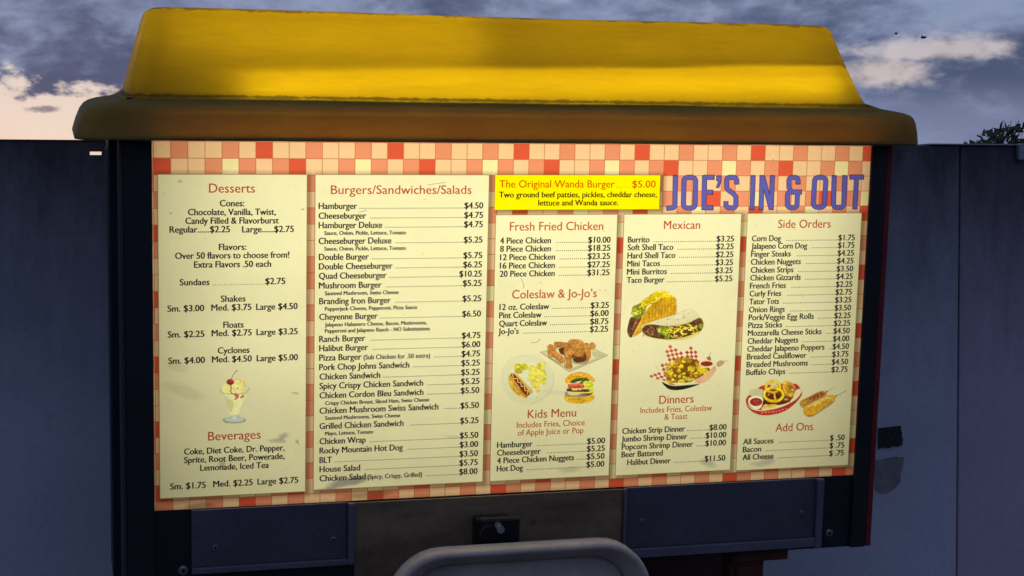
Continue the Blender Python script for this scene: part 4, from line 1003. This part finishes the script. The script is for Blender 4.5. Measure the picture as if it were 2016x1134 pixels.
# ------------------------------------------------------------------ wall behind
YW = .62
mw = Mat('blue_painted_wall'); wn = mw.noise(1.6, 5, .6); wf = mw.noise(70, 4, .6); ws = mw.noise(3.5, 6, .7, sc=(3, 1, .5))
WALL_A, WALL_B = (.44, .47, .55), (.54, .57, .65)
wc = mw.ramp(wn, [(.3, WALL_A), (.7, WALL_B)]); wc = mw.mix(1.0, wc, mw.ramp(wf, [(.3, (.86,)*3), (.7, (1.,)*3)]), 'MULTIPLY')
def top_darkening(m, col, z0, amt):  # mixes the wall colour darker towards the top, with ragged edges
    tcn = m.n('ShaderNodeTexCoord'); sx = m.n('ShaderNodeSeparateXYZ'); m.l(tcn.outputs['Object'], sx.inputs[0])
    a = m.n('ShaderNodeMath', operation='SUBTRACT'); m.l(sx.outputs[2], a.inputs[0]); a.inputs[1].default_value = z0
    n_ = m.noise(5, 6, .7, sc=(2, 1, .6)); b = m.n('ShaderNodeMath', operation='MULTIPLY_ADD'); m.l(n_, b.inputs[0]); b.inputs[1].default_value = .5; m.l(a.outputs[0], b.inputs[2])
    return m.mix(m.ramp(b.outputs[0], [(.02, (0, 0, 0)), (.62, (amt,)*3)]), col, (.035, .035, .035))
wc = top_darkening(mw, wc, onw(100, 620, YW).z, .93)
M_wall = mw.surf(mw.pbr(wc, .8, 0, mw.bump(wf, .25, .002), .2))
m2 = Mat('plum_grey_painted_wall'); p1 = m2.noise(2.2, 5, .6); p2 = m2.noise(60, 4, .6)
c2 = m2.mix(1.0, m2.ramp(p1, [(.3, (.40, .36, .45)), (.7, (.50, .45, .54))]), m2.ramp(p2, [(.3, (.86,)*3), (.7, (1.,)*3)]), 'MULTIPLY')
M_wall2 = m2.surf(m2.pbr(top_darkening(m2, c2, onw(100, 620, YW).z, .93), .8, 0, m2.bump(p2, .25, .002), .2))
wall = empty('boundary_wall', (0, YW, 0), label='dark blue painted panel wall standing close behind the menu board', cat='wall')
pL = onw(60, 277.5, YW); pR = onw(1900, 287, YW)
def wbox(name, mat, x0, x1, z0, z1, y0=0, y1=.05, bev=.003, **k): return box(name, mat, wall, x0, x1, y0, y1, z0, z1, bev, **k)
zl, zr = pL.z, pR.z
sl0, sl1 = onw(177, 305, YW), onw(201, 297, YW)
xm = onw(700, 400, YW).x; xq = onw(1889, 500, YW).x; xe = onw(2040, 500, YW).x
# left panel with a small slot cut through it near the top
bm = bmesh.new()
x_0 = -3.4
bx(bm, x_0, xm-.002, 0, .05, 0, sl0.z, 0); bx(bm, x_0, xm-.002, 0, .05, sl1.z, zl, 0)
bx(bm, x_0, sl0.x, 0, .05, sl0.z, sl1.z, 0); bx(bm, sl1.x, xm-.002, 0, .05, sl0.z, sl1.z, 0)
bmesh.ops.remove_doubles(bm, verts=bm.verts, dist=1e-5)
bmobj('wall_panel', bm, M_wall, wall, label='left blue panel with a small slot near the top')
wbox('wall_panel', M_wall, xm+.002, xq-.002, 0, zr)
wbox('wall_panel', M_wall2, xq+.002, xe+2.2, 0, zr, label='plum grey panel at the right end')
M_cap = worn('pale_metal_capping', (.22, .23, .27), (.34, .35, .40), 8, .35, .5)
wbox('wall_capping', M_cap, onw(1828, 287, YW).x, xe+2.2, zr+.001, zr+.005, -.006, .056, .001)
wbox('wall_capping', M_maroon, x_0, onw(216, 278, YW).x, zl+.0005, zl+.003, -.003, .053, .0008)
# ragged black tape and a grey adhesive patch on the right panel
def patch(name, pts, mat, d, **k):
    P = [onw(x, y, YW) for x, y in pts]; Pn = [(p.x, -d, p.z) for p in P]; n_ = len(Pn)
    Vp = Pn+[(p[0], -.0002, p[2]) for p in Pn]; Fp = [list(range(n_))[::-1]]+[[i, (i+1) % n_, n_+(i+1) % n_, n_+i] for i in range(n_)]
    meshobj(name, Vp, Fp, mat, wall, **k)
patch('tape_patch', [(1728, 843), (1745, 841), (1762, 839), (1772.5, 838), (1773, 846), (1775, 852), (1774.5, 859), (1777, 866), (1775, 874), (1777, 876), (1766, 879), (1757, 878), (1750, 882), (1738, 881), (1728, 884)], M_tape, .003, label='ragged piece of black tape')
M_res = worn('dried_grey_adhesive', (.20, .19, .19), (.34, .32, .31), 30, .9, bump=.5, spots=(.03, .03, .04))
patch('adhesive_patch', [(1722, 906), (1740, 903), (1760, 899), (1779, 900), (1778, 915), (1774, 930), (1772, 948), (1763, 960), (1750, 969), (1738, 972), (1722, 966)], M_res, .0012, label='grey dried adhesive patch')
bx_, bz_ = onw(2011, 300, YW-.02).x, onw(2011, 300, YW-.02).z
wbox('corner_clip', M_cap, bx_-.006, bx_+.02, bz_-.02, zr+.006, -.02, -.004, .003)

# ------------------------------------------------------------------ dark maroon sheet filling the area behind the leg
mb0, mb1 = onw(1290, 1095, .5), onw(1436, 1095, .5)
o = box('maroon_sheet', worn('dark_maroon_sheet', (.07, .022, .03), (.11, .032, .042), 5, .8), None, onw(1240, 1095, .5).x, mb1.x, .5, .515, 0.0, mb0.z, .002, label='dark maroon board standing on the ground behind the board\'s rusty leg', cat='board')

# ------------------------------------------------------------------ ground
mg = Mat('gravelly_asphalt'); g1 = mg.noise(2, 6, .6); g2 = mg.noise(90, 5, .7)
gc = mg.mix(1.0, mg.ramp(g1, [(.3, (.040, .040, .044)), (.7, (.065, .064, .066))]), mg.ramp(g2, [(.3, (.7,)*3), (.7, (1.,)*3)]), 'MULTIPLY')
M_gr = mg.surf(mg.pbr(gc, .9, 0, mg.bump(g2, .6, .01), .2))
meshobj('ground', [(-2500, -2500, 0), (2500, -2500, 0), (2500, 2500, 0), (-2500, 2500, 0)], [[0, 1, 2, 3]], M_gr, kind='structure')
box('kerb', worn('concrete', (.2, .2, .2), (.3, .3, .29), 8, .9, bump=.4), None, -3.5, 4.2, -.62, -.47, -.01, .13, .012, kind='structure')

# ------------------------------------------------------------------ tree beyond the wall at the right edge
tp = onw(2013, 289, 5.0)
tree = empty('broadleaf_tree', (tp.x+.80, 5.0, 0), label='dark leafy tree showing over the wall at the far right', cat='tree')
bm = bmesh.new(); cyl(bm, (0, 0, .7), (0, 0, 1), .09, 1.5, 10, .05)
for a in range(5):
    t = a*1.26; cyl(bm, (.22*math.cos(t), .22*math.sin(t), 1.55), (.5*math.cos(t), .5*math.sin(t), .8), .035, .8, 6, .012)
M_bark = worn('bark', (.03, .022, .018), (.06, .045, .035), 20, .9, bump=.8)
bmobj('trunk', bm, M_bark, tree)
rr = random.Random(5); V, F = [], []
for i in range(17000):
    th = rr.uniform(0, 6.283); ph = math.acos(rr.uniform(-1, 1)); R_ = (.62+.38*rr.random()**.4)*(1+.10*math.sin(3*th)+.08*math.sin(5*ph+th))
    c = Vector((R_*1.08*math.sin(ph)*math.cos(th), R_*1.0*math.sin(ph)*math.sin(th), (tp.z-.50)+.78*R_*math.cos(ph)))
    a = Vector((rr.gauss(0, 1), rr.gauss(0, 1), rr.gauss(0, 1))).normalized(); b = a.orthogonal().normalized(); s_ = rr.uniform(.026, .046); k0 = len(V)
    V += [c-a*s_, c+b*s_*.5, c+a*s_, c-b*s_*.5]; F.append([k0, k0+1, k0+2, k0+3])
M_leaf = worn('dusk_leaves', (.02, .03, .012), (.05, .07, .025), 9, .7)
meshobj('crown', V, F, M_leaf, tree)

# ------------------------------------------------------------------ two birds far off
def birdy(px, py, Y, yaw, lab):
    p = onw(px, py, Y); b = empty('bird', p, label=lab, cat='bird', group='birds in the evening sky'); b.rotation_euler = (0, 0, yaw)
    bm = bmesh.new(); r = bmesh.ops.create_uvsphere(bm, u_segments=10, v_segments=7, radius=1)
    bmesh.ops.transform(bm, matrix=Matrix.Diagonal((.16, .055, .06, 1)), verts=r['verts'])
    r = bmesh.ops.create_uvsphere(bm, u_segments=8, v_segments=6, radius=.045); bmesh.ops.translate(bm, vec=(.17, 0, .02), verts=r['verts'])
    cyl(bm, (.23, 0, .02), (1, 0, 0), .014, .05, 6, .002); bmobj('body', bm, M_black, b, smooth=True)
    for s_ in (-1, 1):
        meshobj('wing', [(.08, s_*.03, .02), (-.08, s_*.03, .02), (-.03, s_*.2, .11), (.06, s_*.2, .12), (-.09, s_*.36, .07)], [[0, 1, 2, 3], [3, 2, 4]], M_black, b)
    meshobj('tail', [(-.13, -.025, 0), (-.13, .025, 0), (-.27, .05, .01), (-.27, -.05, .01)], [[0, 1, 2, 3]], M_black, b)
birdy(1764, 66, 75, .9, 'left one of two tiny dark birds, the higher')
birdy(1819, 74, 80, 2.0, 'right one of two tiny dark birds, the lower')
